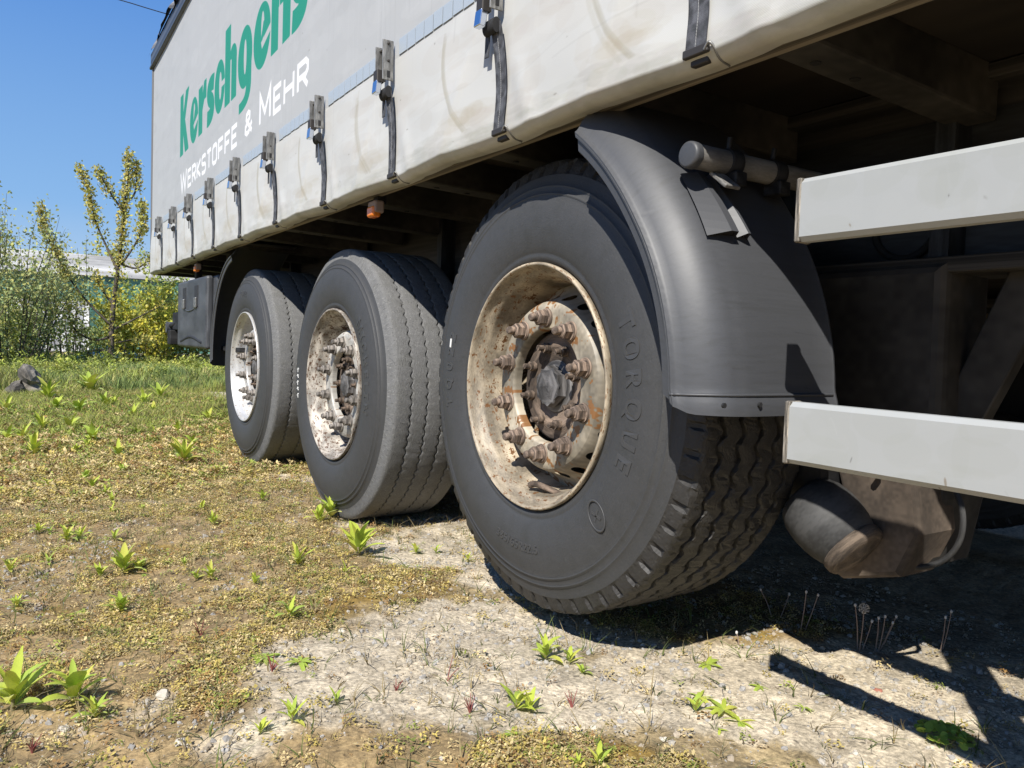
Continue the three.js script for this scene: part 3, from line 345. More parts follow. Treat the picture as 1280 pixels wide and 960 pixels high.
const CAPG = merge([flatG(new THREE.CylinderGeometry(0.050, 0.055, 0.035, 6)).rotateX(Math.PI / 2).translate(0, 0, -0.075), lathe([[.0, -.0555], [.044, -.0565], [.050, -.06]], 6).rotateZ(Math.PI / 6), lathe([[.066, -.09], [.064, -.083], [.05, -.08]], 32)]);
const BOLTG = merge([new THREE.CylinderGeometry(0.0125, 0.0125, 0.018, 6).rotateX(Math.PI / 2).translate(0, 0, 0.009), new THREE.CylinderGeometry(0.007, 0.007, 0.034, 10).rotateX(Math.PI / 2).translate(0, 0, 0.017)]);
const DRUMG = lathe([[.0, -.20], [.21, -.20], [.225, -.21], [.225, -.36], [0, -.36]], 48);
function makeWheel(o) {
  const w = grp('wheel', trailer); w.position.set(o.x, o.y, 0); w.rotation.z = o.turn || 0;
  const t = o.tyre; mesh('tyre', t.wall, M.rubber, w); mesh('tread', t.tread, o.treadM, w);
  mesh('rim', RIMG, o.rimM, w); mesh('disc', DISCG, o.discM, w); mesh('hub', HUBG, M.hubDust, w); const cap = mesh('hub_cap', CAPG, M.hubCap, w); cap.rotation.z = o.cap || 0.2; mesh('brake_drum', DRUMG, M.black, w);
  const r = rng(o.seed); for (let k = 0; k < 10; k++) { const a = k * Math.PI / 5 + Math.PI / 10 - (o.turn || 0), n = mesh('wheel_nut', NUTG, o.nutM, w); n.position.set(.1675 * Math.cos(a), .1675 * Math.sin(a), -.050 + (r() - .5) * .002); n.rotation.z = r() * 6; }
  for (let k = 0; k < 8; k++) { const a = k * Math.PI / 4 + 0.3, n = mesh('hub_bolt', BOLTG, M.hubDust, w); n.position.set(.098 * Math.cos(a), .098 * Math.sin(a), -.08); n.rotation.z = r() * 6; }
  return w;
}
const tyreA = makeTyre({ R: 0.549, grooves: [-.36, -.18, 0, .18, .36], gw: 0.013, gd: 0.013, amp: 0.0062, waves: 60, notch: 60, seed: 7, NT: 720, wear: 0.004, rag: 0.004 });
const tyreB = makeTyre({ R: 0.535, grooves: [-.31, -.105, .105, .31], gw: 0.0055, gd: 0.009, amp: 0.0035, waves: 90, notch: 0, seed: 27, NT: 720, wear: 0.0007, rag: 0.0015 });
const tyreC = makeTyre({ R: 0.535, grooves: [-.28, 0, .28], gw: 0.006, gd: 0.008, amp: 0.004, waves: 100, notch: 0, seed: 47, NT: 600, wear: 0.0014, rag: 0.002 });
const W1 = makeWheel({ x: 0, y: 0.599, tyre: tyreA, treadM: M.tread1, rimM: M.rimCream, discM: M.discCream, nutM: M.nutDust, seed: 3, cap: 0.1 }); W1.userData.label = 'lifted front wheel with cream rim and raised lettering';
const W2 = makeWheel({ x: -1.389, y: 0.517, tyre: tyreB, treadM: M.tread2, rimM: M.rimRust, discM: M.discWhite, nutM: M.nutGrey, seed: 13, turn: 0.5, cap: 0.4 }); W2.userData.label = 'worn middle wheel with rust-speckled rim';
const W3 = makeWheel({ x: -2.778, y: 0.526, tyre: tyreC, treadM: M.tread2, rimM: M.rimSilver, discM: M.rimSilver, nutM: M.nutGrey, seed: 23, turn: 1.1 }); W3.userData.label = 'worn rear wheel with clean silver rim';
const D2R = Math.PI / 180;
mesh('tyre_lettering', ringText('TORQUE', 0.365, 27 * D2R, 0.047, -1, 1.2), M.letter, W1);
mesh('tyre_logo', merge([new THREE.TorusGeometry(0.024, 0.0022, 6, 28).scale(1.45, 1, 0.6).rotateZ(-0.9).translate(0.386 * Math.cos(-42 * D2R), 0.386 * Math.sin(-42 * D2R), sideZ(0.386) + 0.0005), box(-0.016, 0.016, -0.003, 0.003, 0, 0.0014).rotateZ(-0.3).translate(0.386 * Math.cos(-42 * D2R), 0.386 * Math.sin(-42 * D2R), sideZ(0.386)), box(-0.003, 0.003, -0.014, 0.014, 0, 0.0014).rotateZ(-0.3).translate(0.386 * Math.cos(-42 * D2R), 0.386 * Math.sin(-42 * D2R), sideZ(0.386))]), M.letter, W1);
mesh('tyre_lettering', ringText('TQ022', 0.375, 193 * D2R, 0.034, -1, 1.5), M.letter, W1);
mesh('tyre_lettering', ringText('385/65R22.5', 0.402, -106 * D2R, 0.021, 1, 1.05), M.letter, W1);
mesh('chalk_mark', box(-0.004, 0.004, -0.014, 0.014, 0, 0.0015).rotateZ(-0.15).translate(0.40 * Math.cos(166 * D2R), 0.40 * Math.sin(166 * D2R), sideZ(0.40)), M.chalk, W1);
{ const l = mesh('tyre_lettering', ringText('MICHELIN', 0.36, 42 * D2R, 0.045, -1, 1.1), M.letter, W2); l.rotation.z = -W2.rotation.z; const l2 = mesh('tyre_lettering', ringText('TQ022', 0.385, 103 * D2R, 0.03, -1, 1.2), M.letter, W3); l2.rotation.z = -W3.rotation.z;
  const ch = grp('chalk_mark', W2); ch.rotation.z = -W2.rotation.z; const cm = []; for (let k = 0; k < 5; k++) { const a = (174 + k * 4) * D2R, rr = 0.40; cm.push(box(-0.014, 0.006, -0.0022, 0.0022, 0, 0.0016).rotateZ(a - 1.57 + (k % 2) * 0.7).translate(rr * Math.cos(a), rr * Math.sin(a), sideZ(rr) + 0.0004), box(-0.002, 0.002, -0.011, 0.011, 0, 0.0016).rotateZ(a - 1.57 + 0.2).translate(rr * Math.cos(a), rr * Math.sin(a), sideZ(rr) + 0.0004)); } mesh('chalk_stroke', merge(cm), M.chalk, ch); }
mesh('valve_stem', merge([tube([new V3(0.05, -0.262, -0.075), new V3(0.01, -0.250, -0.055), new V3(-0.02, -0.246, -0.045), new V3(-0.035, -0.252, -0.04)], 0.008, 20, 8)]), M.hubDust, W1);
// far-side wheels, axles, arms, air springs
for (const [w, t] of [[W1, 'wheel'], [W2, 'wheel'], [W3, 'wheel']]) { const c = grp(t, trailer); c.position.set(w.position.x, w.position.y, -2.36); c.rotation.y = Math.PI; for (const k of w.children) if (['tyre', 'tread', 'rim', 'disc', 'brake_drum'].includes(k.name)) c.add(k.clone()); }
for (const w of [W1, W2, W3]) { const { x, y } = w.position; mesh('axle', rod(new V3(x, y, -0.2), new V3(x, y, -2.16), 0.065), M.darkSteel, trailer);
  for (const z of [-0.60, -1.76]) { mesh('trailing_arm', merge([rod(new V3(x + 0.5, 0.45, z), new V3(x, y - 0.08, z), 0.045), rbox(x - 0.42, x + 0.05, y - 0.12, y - 0.07, z - 0.05, z + 0.05, 0.01)]), M.darkSteel, trailer); mesh('air_spring', rod(new V3(x - 0.36, y - 0.06, z), new V3(x - 0.36, 0.87, z), 0.13, 24), M.bellows, trailer); if (w !== W1) mesh('hanger', rbox(x + 0.42, x + 0.6, 0.36, 0.875, z - 0.06, z + 0.06, 0.01), M.chassis, trailer); } }
{ // hanger bracket, lift bellows and hose in front of the lifted wheel
  const S = (pts, d, b = 0.008) => new THREE.ExtrudeGeometry(new THREE.Shape(pts.map(p => new THREE.Vector2(...p))), { depth: d, bevelEnabled: true, bevelSize: b, bevelThickness: b, bevelSegments: 3 });
  mesh('hanger_bracket', S([[0.44, 0.872], [0.70, 0.872], [0.705, 0.60], [0.72, 0.42], [0.70, 0.30], [0.63, 0.30], [0.56, 0.47], [0.47, 0.60]], 0.14, 0.022).translate(0, 0, -0.66), M.chassis, trailer);
  mesh('gusset', S([[0.71, 0.60], [0.725, 0.66], [0.81, 0.872], [0.90, 0.872], [0.76, 0.55], [0.722, 0.46], [0.712, 0.46]], 0.03, 0.004).translate(0, 0, -0.60), M.chassis, trailer);
  mesh('hanger_foot', S([[0.555, 0.50], [0.715, 0.49], [0.735, 0.36], [0.70, 0.275], [0.585, 0.24], [0.535, 0.262], [0.55, 0.33], [0.605, 0.35]], 0.11, 0.012).translate(0, 0, -0.545), M.chassisDust, trailer);
  for (const [x, y] of [[0.665, 0.468]]) mesh('bolt', new THREE.CylinderGeometry(0.007, 0.007, 0.012, 6).rotateX(Math.PI / 2).translate(x, y, -0.402), M.darkSteel, trailer);
  const ax = new V3(-0.80, 0.60, 0.05).normalize(), q = new THREE.Quaternion().setFromUnitVectors(new V3(0, 1, 0), ax), c0 = onZ(1066, 686, -0.38);
  const bel = lathe([[0, 0], [.052, 0], [.064, .012], [.072, .035], [.076, .06], [.077, .085], [.073, .115], [.062, .138], [.045, .148], [0, .15]].map(([r, z]) => [r, z]), 48).rotateX(-Math.PI / 2); bel.applyQuaternion(q); bel.translate(c0.x, c0.y, c0.z); mesh('lift_bellows', bel, M.bellows, trailer);
  const capg = lathe([[0, -.024], [.050, -.018], [.062, -.014], [.066, -.006], [.066, .006], [.062, .012], [0, .012]], 48).rotateX(-Math.PI / 2); capg.applyQuaternion(q); capg.translate(c0.x, c0.y, c0.z); mesh('bellows_cap', capg, M.chassisDust, trailer);
  mesh('brake_chamber', rod(new V3(0.16, 0.50, -0.44), new V3(0.56, 0.47, -0.46), 0.10, 32), M.darkSteel, trailer);
  mesh('air_hose', tube([onZ(1190, 600, -0.52), onZ(1203, 640, -0.5), onZ(1200, 675, -0.5), onZ(1180, 700, -0.5), onZ(1150, 709, -0.48), onZ(1135, 706, -0.46)], 0.006, 40, 8), M.bellows, trailer);
}
// ---- plastic mudguards
const FC = [0, 0.60]; // arc centre of the front mudguard
function guard(cx, cy, th0, th1, prof, n, flip = 1, rScale = th => 1) { // prof: [z, r]; sheet with 4 mm thickness and rounded outer corners
  const inner = prof.map(([z, r]) => [z, r - 0.004]); const all = [...prof, ...inner.slice().reverse(), prof[0]];
  return toCreasedNormals(grid(n, all.length - 1, (i, j) => { const [z, r] = all[j], w = clamp((0.605 - r) / 0.05), a0 = th0 + w * w * 0.055, a1 = th1 - w * w * 0.06, a = lerp(a0, a1, i / n), k = rScale(a, i / n); return [cx + flip * r * k * Math.cos(a), cy + r * k * Math.sin(a), z]; }, (i, j) => [i / n * 2.2, j / all.length * 1.4]), 0.7);
}
const FPROF = [[0.078, 0.549], [0.082, 0.552], [0.0832, 0.5690], [0.0885, 0.5715], [0.0890, 0.5750], [0.0835, 0.5780], [0.079, 0.582], [0.072, 0.5935], [0.064, 0.6045], [0.055, 0.6150], [0.045, 0.6245], [0.034, 0.6325], [0.021, 0.6395], [0.007, 0.6445], [-0.010, 0.6482], [-0.03, 0.6505], [-0.06, 0.6520], [-0.10, 0.6525], [-0.20, 0.6525], [-0.255, 0.6515], [-0.261, 0.654], [-0.268, 0.6515]];
{
  const sc = (a, t) => 1 + 0.075 * Math.pow(clamp((a * 180 / Math.PI - 35) / 40), 1.6) + (a < 0.06 ? 0.012 * step(0.06, 0.0, a) : 0);
  const f = grp('mudguard', trailer); f.userData.label = 'black plastic mudguard arched over the lifted wheel';
  mesh('shell', guard(FC[0], FC[1], -1.0 * D2R, 64.5 * D2R, FPROF, 90, 1, sc), M.plastic, f);
  // moulded bead above the bottom flange
  const bead = FPROF.filter(([z, r]) => r > 0.570 && z > -0.26).map(([z, r]) => { const a = 2.2 * D2R, k = sc(a); return new V3((r + 0.001) * k * Math.cos(a), FC[1] + (r + 0.001) * k * Math.sin(a), z); }); mesh('bottom_bead', tube(bead, 0.0028, 60, 6), M.plastic, f);
  for (const [u, v] of [[905, 507], [950, 506]]) { const p = onX(u, v, 0.6615); const o = mesh('bolt_hole', new THREE.CylinderGeometry(0.0045, 0.0045, 0.004, 14).rotateZ(Math.PI / 2), M.black, f); o.position.set(p.x, p.y, p.z); }
  // moulded bracket socket with two openings
  const P = (deg, z, h) => { const a = deg * D2R, r = 0.6525 * sc(a) + h; return new V3(FC[0] + r * Math.cos(a), FC[1] + r * Math.sin(a), z); };
  const pos = []; const tri = (...v) => v.forEach(p => pos.push(p.x, p.y, p.z)); const quad = (a, b, c, d) => { tri(a, b, c); tri(a, c, d); };
  const q0 = onCyl(925, 290, 0, 0.60, 0.672), zm = q0.z, lo = Math.atan2(q0.y - 0.60, q0.x) / D2R, hi = lo + 13;
  const st = 8; for (const [s0, s1] of [[-0.004, 0.036], [-0.036, -0.008]]) for (let k = 0; k < st; k++) { const d0 = lerp(lo, hi, k / st), d1 = lerp(lo, hi, (k + 1) / st), H = t => 0.020 * (1 - 0.6 * t), tp = t => 1 - 0.2 * t; const A = (d, t) => [P(d, zm + s0 * tp(t) - 0.004, -0.003), P(d, zm + (s0 + 0.007) * tp(t), H(t)), P(d, zm + (s1 - 0.014) * tp(t), H(t)), P(d, zm + s1 * tp(t) + (s1 > 0 ? 0.026 : 0.004), -0.003)]; const a = A(d0, k / st), b = A(d1, (k + 1) / st); for (let m = 0; m < 3; m++) quad(a[m], b[m], b[m + 1], a[m + 1]); if (k === st - 1) quad(b[0], b[1], b[2], b[3]); }
  const bg = new THREE.BufferGeometry(); bg.setAttribute('position', new THREE.Float32BufferAttribute(pos, 3)); bg.computeVertexNormals(); mesh('bracket_socket', bg, M.plastic, f); pos.length = 0; for (const [s0, s1] of [[-0.004, 0.036], [-0.036, -0.008]]) quad(P(lo + 0.5, zm + s0 - 0.001, -0.002), P(lo + 0.5, zm + s0 + 0.009, 0.0185), P(lo + 0.5, zm + s1 - 0.016, 0.0185), P(lo + 0.5, zm + s1 + 0.003, -0.002)); const og = new THREE.BufferGeometry(); og.setAttribute('position', new THREE.Float32BufferAttribute(pos.slice(), 3)); og.computeVertexNormals(); mesh('socket_opening', og, M.black, f); pos.length = 0;
  // stay tube with cap and clamps
  const tx = 0.535, ty = 1.050; const stay = mesh('stay_tube', rod(new V3(tx, ty, 0.028), new V3(tx, ty, -0.55), 0.0225, 28), M.tubeGrey, f);
  const cap = lathe([[0, .006], [.019, .006], [.0235, .003], [.0243, -.002], [.0243, -.012], [.0228, -.014]], 36); cap.translate(tx, ty, 0.03); mesh('tube_cap', cap, M.plastic, f);
  for (const z of [-0.075, -0.20]) { mesh('pipe_clamp', merge([lathe([[.0232, .016], [.0262, .014], [.0262, -.014], [.0232, -.016]], 28).translate(tx, ty, z), rod(new V3(tx - 0.005, ty + 0.02, z), new V3(tx + 0.004, ty + 0.048, z + 0.004), 0.005, 8), rbox(tx - 0.012, tx + 0.03, ty - 0.045, ty - 0.018, z - 0.018, z + 0.014, 0.004)]), z > -0.1 ? M.darkSteel : M.darkSteel, f); }
  mesh('clamp_plate', rbox(-0.026, 0.026, -0.004, 0.004, -0.02, 0.02, 0.003).rotateZ(-0.65).translate(0.553, 1.012, -0.045), M.tubeGrey, f);
  // rear mudguard half behind the last wheel
  const b = grp('mudguard', trailer); b.userData.label = 'black plastic mudguard behind the rear wheel';
  mesh('shell', guard(-2.778, 0.56, -5 * D2R, 85 * D2R, FPROF.map(([z, r]) => [z - 0.03, r]), 50, -1), M.plastic, b);
}
{ // storage box, bumper end and marker lamps behind the rear wheel
  const bx = grp('storage_box', trailer); const x0 = -4.55, x1 = -3.56, y0 = 0.60, y1 = 1.065, z = 0.03;
  mesh('box_body', rbox(x0, x1 + 0.10, y0 - 0.005, y1 + 0.004, -0.42, z - 0.03, 0.02), M.plasticBox, bx);
  const lid = mesh('lid', rbox(x0 - 0.01, x1, y0, y1, z - 0.035, z + 0.015, 0.02, 3), M.plasticBox, bx);
  for (const x of [-4.28, -3.86]) { mesh('latch_recess', rbox(x - 0.055, x + 0.055, y1 - 0.19, y1 - 0.05, z + 0.012, z + 0.019, 0.003), M.plasticIn, lid); mesh('latch', rbox(x - 0.03, x + 0.03, y1 - 0.20, y1 - 0.13, z + 0.016, z + 0.03, 0.006), M.steel, lid); }
  mesh('handle_arc', tube([new V3(-4.3, y0 + 0.265, z + 0.012), new V3(-4.1, y0 + 0.25, z + 0.016), new V3(-3.85, y0 + 0.27, z + 0.012)], 0.006, 20, 8), M.plasticBox, lid);
  mesh('bottom_arc', tube([new V3(-4.42, y0 + 0.04, z + 0.008), new V3(-4.06, y0 + 0.075, z + 0.010), new V3(-3.68, y0 + 0.04, z + 0.008)], 0.012, 20, 8), M.plasticIn, lid);
  mesh('box_hanger', merge([box(-4.5, -4.44, 1.05, 1.2, -0.1, -0.06), box(-3.5, -3.44, 1.05, 1.2, -0.1, -0.06), box(-3.46, -2.95, 0.6, 0.625, -0.12, -0.02), box(-3.455, -3.42, 0.6, 1.1, -0.10, -0.06)]), M.darkSteel, trailer);
  const ru = grp('rear_bumper', trailer); mesh('bumper_beam', rbox(-5.30, -5.18, 0.60, 0.72, -2.35, 0.0, 0.01), M.darkSteel, ru); mesh('bumper_bracket', merge([rbox(-5.25, -4.95, 0.72, 0.86, -0.12, -0.03, 0.01), rbox(-5.2, -5.0, 0.84, 1.2, -0.5, -0.42, 0.01)]), M.darkSteel, ru); mesh('rear_lamp', rod(new V3(-5.36, 0.74, 0.0), new V3(-5.36, 0.74, -0.06), 0.045, 20), M.plasticBox, ru); mesh('lamp_arm', rod(new V3(-5.36, 0.75, -0.03), new V3(-5.1, 0.78, -0.05), 0.02, 10), M.darkSteel, ru);
  for (const [x, y] of [[-0.905, 1.133], [-3.92, 1.132]]) { const l = grp('marker_lamp', trailer); l.position.set(x, y, 0.04); mesh('lens', rbox(-0.028, 0.028, -0.026, 0.012, -0.02, 0.012, 0.01, 3), M.amber, l); mesh('base', rbox(-0.032, 0.032, -0.012, 0.03, -0.03, 0.006, 0.008), M.amberBase, l); mesh('bracket', box(-0.02, 0.02, 0.02, 0.06, -0.04, -0.01), M.darkSteel, l); }
}

{ // second trailer parked close on the far side
  const n = top(new THREE.Group(), 'neighbouring_trailer', 'dark trailer parked alongside on the far side, seen between wheels', 'trailer'); n.position.set(0.9, 0, -3.1);
  mesh('body', box(-7, 6, 1.15, 2.9, -2.5, 0), M.rail, n); mesh('chassis', box(-6.5, 5.5, 0.85, 1.15, -2.0, -0.5), M.darkSteel, n); mesh('side_skirt', rbox(-0.2, 5.2, 0.42, 1.12, -0.08, -0.03, 0.01), M.plastic, n);
  for (const x of [-1.1, -2.45, -3.8]) { const w = grp('wheel', n); w.position.set(x, 0.529, -0.05); mesh('tyre', tyreC.wall, M.rubber, w); mesh('tread', tyreC.tread, M.tread2, w); mesh('rim', RIMG, M.rimSilver, w); mesh('disc', DISCG, M.rimSilver, w); mesh('brake_drum', DRUMG, M.black, w); const w2 = w.clone(); w2.position.z = -2.45; w2.rotation.y = Math.PI; n.add(w2); }
  mesh('landing_leg', merge([rbox(4.4, 4.52, 0.02, 1.0, -0.5, -0.38, 0.01), rbox(4.3, 4.62, 0, 0.03, -0.56, -0.32, 0.01)]), M.darkSteel, n);
}
// ---------------------------------------------------------------- background: corrugated building, trees and shrubs, cable
const leafM = (c, tr = 0.4) => new THREE.MeshPhysicalMaterial({ color: new THREE.Color().setRGB(...c), roughness: 0.95, transmission: tr, thickness: 0, ior: 1.3, side: THREE.DoubleSide, vertexColors: true });
const L = { olive: leafM([0.44, 0.42, 0.09]), blossom: leafM([0.52, 0.47, 0.14]), grey: leafM([0.42, 0.45, 0.17]), green: leafM([0.36, 0.41, 0.09]), yellow: leafM([0.52, 0.50, 0.07]), dark: leafM([0.28, 0.35, 0.11]) };
const bark = std([0.13, 0.105, 0.085], 0.95, 0, { map: T_grime });
function leaves(list, seed) { // list of [x, y, z, size]; four-cornered, slightly folded leaves facing any way
  const r = rng(seed), n = list.length, p = new Float32Array(n * 12), c = new Float32Array(n * 12), ix = new Uint32Array(n * 6); const a = new V3(), b = new V3(), d = new V3();
  list.forEach(([x, y, z, s], i) => { a.set(r() - .5, r() - .3, r() - .5).normalize(); b.set(r() - .5, r() - .5, r() - .5).cross(a).normalize(); d.crossVectors(a, b).multiplyScalar(s * 0.12); const w = s * (0.26 + r() * 0.14), k = 0.65 + r() * 0.7, hue = (r() - .5) * 0.3;
    const P = [[x, y, z], [x + a.x * s * .5 + b.x * w + d.x, y + a.y * s * .5 + b.y * w + d.y, z + a.z * s * .5 + b.z * w + d.z], [x + a.x * s, y + a.y * s, z + a.z * s], [x + a.x * s * .5 - b.x * w + d.x, y + a.y * s * .5 - b.y * w + d.y, z + a.z * s * .5 - b.z * w + d.z]];
    for (let q = 0; q < 4; q++) { p.set(P[q], i * 12 + q * 3); c.set([k * (1 + hue), k, k * (1 - hue)], i * 12 + q * 3); } ix.set([0, 1, 2, 0, 2, 3].map(v => v + i * 4), i * 6); });
  const g = new THREE.BufferGeometry(); g.setAttribute('position', new THREE.BufferAttribute(p, 3)); g.setAttribute('color', new THREE.BufferAttribute(c, 3)); g.setIndex(new THREE.BufferAttribute(ix, 1)); g.computeVertexNormals(); return g;
}
function stemGeo(pts, r0, r1, seg = 10) { // tapered stem along a curve
  const cv = new THREE.CatmullRomCurve3(pts), f = cv.computeFrenetFrames(seg, false), k = 6;
  return grid(seg, k, (i, j) => { const q = cv.getPointAt(i / seg), a = j / k * Math.PI * 2, rr = lerp(r0, r1, i / seg); return [q.x + (f.normals[i].x * Math.cos(a) + f.binormals[i].x * Math.sin(a)) * rr, q.y + (f.normals[i].y * Math.cos(a) + f.binormals[i].y * Math.sin(a)) * rr, q.z + (f.normals[i].z * Math.cos(a) + f.binormals[i].z * Math.sin(a)) * rr]; });
}
{ // low industrial building behind the hedge: white fascia, green sheeting, white sheet door
  const b = top(new THREE.Group(), 'industrial_shed', 'low shed with green corrugated walls and white roof edge behind the shrubs', 'shed');
  const A = new V3(-25.5, 0, 4.5), B = new V3(-26.2, 0, -9), dir = B.clone().sub(A), len = dir.length(); dir.normalize(); const nrm = new V3(-dir.z, 0, dir.x); if (nrm.dot(EYE.clone().sub(A)) < 0) nrm.negate();
  const place = o => { o.position.copy(A); o.rotation.y = Math.atan2(-dir.z, dir.x); }; place(b);
  const green = std([0.10, 0.26, 0.20], 0.55, 0, { map: T_dust }), white = std([0.85, 0.855, 0.86], 0.6, 0, { map: T_dust });
  const sheet = (w, h) => grid(Math.round(w / 0.045), 1, (i, j) => { const x = i * w / Math.round(w / 0.045), q = (i % 8); return [x, j * h, q < 3 ? 0.035 : q === 3 || q === 7 ? 0.018 : 0]; });
  const s = Math.sign(nrm.dot(new V3(0, 0, 1).applyAxisAngle(new V3(0, 1, 0), Math.atan2(-dir.z, dir.x)))) || 1;
  const P = (nm, x, y, w, h, m, z = 0) => { const o = mesh(nm, sheet(w, h), m, b); o.position.set(x, y, z); if (s < 0) o.scale.z = -1; return o; };
  const wall = mesh('wall', box(0, len, 0, 2.95, s > 0 ? -6 : 0.02, s > 0 ? -0.02 : 6), std([0.3, 0.3, 0.29], 0.8), b);
  for (let k = 0; k * 1.08 < len - 1; k++) { const x = k * 1.08; const isW = k >= 3 && k <= 4; P(isW ? 'door_sheet' : 'wall_sheet', x, 0, 1.06, isW ? 1.55 : 2.35, isW ? white : green, 0); if (isW) P('wall_sheet', x, 1.6, 1.06, 0.75, green, 0); }
  mesh('fascia', box(-0.1, len + 0.1, 2.37, 3.0, s > 0 ? -6.1 : -0.12, s > 0 ? 0.12 : 6.1), white, b);
}
{ const t = onY(141, 472); const g = new THREE.IcosahedronGeometry(0.5, 4), p = g.attributes.position; for (let i = 0; i < p.count; i++) { const x = p.getX(i), y = p.getY(i), z = p.getZ(i), k = 0.75 + 0.5 * fbm(x * 3 + 9, y * 3 + z * 3, 3, 501); p.setXYZ(i, x * k * 0.8, Math.max(0, y * k * 0.75), z * k * 1.3); } g.computeVertexNormals(); const o = shade(new THREE.Mesh(g, std([0.05, 0.19, 0.42], 0.5))); o.position.set(-15.2, 0, onX(141, 465, -15.2).z); top(o, 'tarpaulin_heap', 'crumpled blue tarpaulin heap half hidden behind the shrubs', 'tarpaulin'); }
{ const o = shade(new THREE.Mesh(tube([new V3(-20, 8.79, 1), onX(150, 0, -20), onX(205, 17, -20).add(new V3(0, 0.01, 0)), new V3(-20.5, 8.75, -9)], 0.012, 30, 5), M.black)); top(o, 'overhead_cable', 'thin black overhead cable crossing the blue sky above the trailer', 'cable'); }
const GY = (p) => { p.y = groundY(p.x, p.z); return p; };
function alongLeaves(pts, r, per, spread, size, grow = [0, 1]) { const cv = new THREE.CatmullRomCurve3(pts), out = [], n = Math.round(cv.getLength() * per); for (let i = 0; i < n; i++) { const t = lerp(grow[0], grow[1], r()), q = cv.getPointAt(clamp(t)), s = spread * (1.15 - 0.5 * t); const g = () => (r() + r() - 1); out.push([q.x + g() * s, q.y + g() * s, q.z + g() * s, size * (0.6 + r() * 0.8)]); } return out; }
{ // young blossoming tree with upright wands
  const r = rng(71), tr = top(new THREE.Group(), 'flowering_tree', 'young tree with upright blossoming branches standing above the shrubs', 'tree'), X0 = -12.9;
  const br = [[[139, 470], [140, 400], [147, 340], [152, 300], [156, 250], [160, 225], [160, 188]], [[140, 408], [110, 378], [85, 345], [72, 320], [58, 290], [50, 256]], [[147, 338], [135, 312], [120, 278], [112, 245], [99, 206]], [[154, 264], [141, 246], [129, 225], [121, 210]], [[157, 255], [169, 240], [171, 203]], [[152, 330], [166, 310], [176, 290], [178, 254]], [[142, 412], [170, 398], [206, 380]], [[140, 440], [120, 438], [100, 446]], [[140, 430], [165, 425], [192, 426]], [[140, 420], [118, 425], [92, 410], [84, 380]], [[141, 380], [126, 360], [118, 338]], [[150, 330], [172, 335], [190, 318]]];
  const lv = [], bl = [];
  br.forEach((b, k) => { const off = k ? (r() - .5) * 0.8 : 0; const pts = b.map(([u, v], i) => onX(u, v, X0 + off * i / b.length)); if (!k) pts[0].y = -0.05; const o = mesh(k ? 'branch' : 'trunk', stemGeo(pts, k ? 0.022 : 0.055, 0.006, 14), bark, tr); const g = k === 6 ? 60 : k > 6 ? 190 : 330; bl.push(...alongLeaves(pts, r, g * 0.8, 0.13, 0.05, k ? [0.45, 1] : [0.5, 1])); lv.push(...alongLeaves(pts, r, g * 0.5, 0.16, 0.055, k ? [0.25, 1] : [0.08, 1])); });
  mesh('blossom', leaves(bl, 72), L.blossom, tr); mesh('crown', leaves(lv, 73), L.olive, tr);
}
function shrub(name, label, cat, base, h, w, n, per, size, mat, seed, lean = 0, grp_) { // many-stemmed shrub
  const r = rng(seed), t = top(new THREE.Group(), name, label, cat, grp_); t.position.copy(base); const st = [], lv = [];
  for (let k = 0; k < n; k++) { const a = r() * 6.28, d = Math.sqrt(r()) * w, hh = h * (0.55 + 0.45 * r()) * (1 - 0.25 * d / w), o = new V3(Math.cos(a) * d * 0.3, -0.05, Math.sin(a) * d * 0.3), e = new V3(Math.cos(a) * d + lean * hh, hh, Math.sin(a) * d); const m1 = o.clone().lerp(e, 0.4).add(new V3((r() - .5) * .2, 0.08 * h, (r() - .5) * .2)), m2 = o.clone().lerp(e, 0.75).add(new V3((r() - .5) * .22, 0.03 * h, (r() - .5) * .22)); const pts = [o, m1, m2, e]; st.push(stemGeo(pts, 0.006 + 0.003 * h * r(), 0.002, 9)); lv.push(...alongLeaves(pts, r, per * 0.85, 0.24, size, [0.12, 1])); for (let q = 0; q < 3; q++) { const c = new THREE.CatmullRomCurve3(pts).getPointAt(0.35 + 0.5 * r()), e2 = c.clone().add(new V3((r() - .5) * .7, 0.15 + r() * .45, (r() - .5) * .7)); lv.push(...alongLeaves([c, c.clone().lerp(e2, .5).add(new V3(0, .03, 0)), e2], r, per * .9, 0.13, size)); st.push(stemGeo([c, c.clone().lerp(e2, .5).add(new V3(0, .03, 0)), e2], 0.0035, 0.0015, 5)); } }
  mesh('stems', merge(st), bark, t); mesh('crown', leaves(lv, seed + 1), mat, t); return t;
}
const at = (u, v, x) => { const p = onX(u, v, x); p.y = 0; return p; };
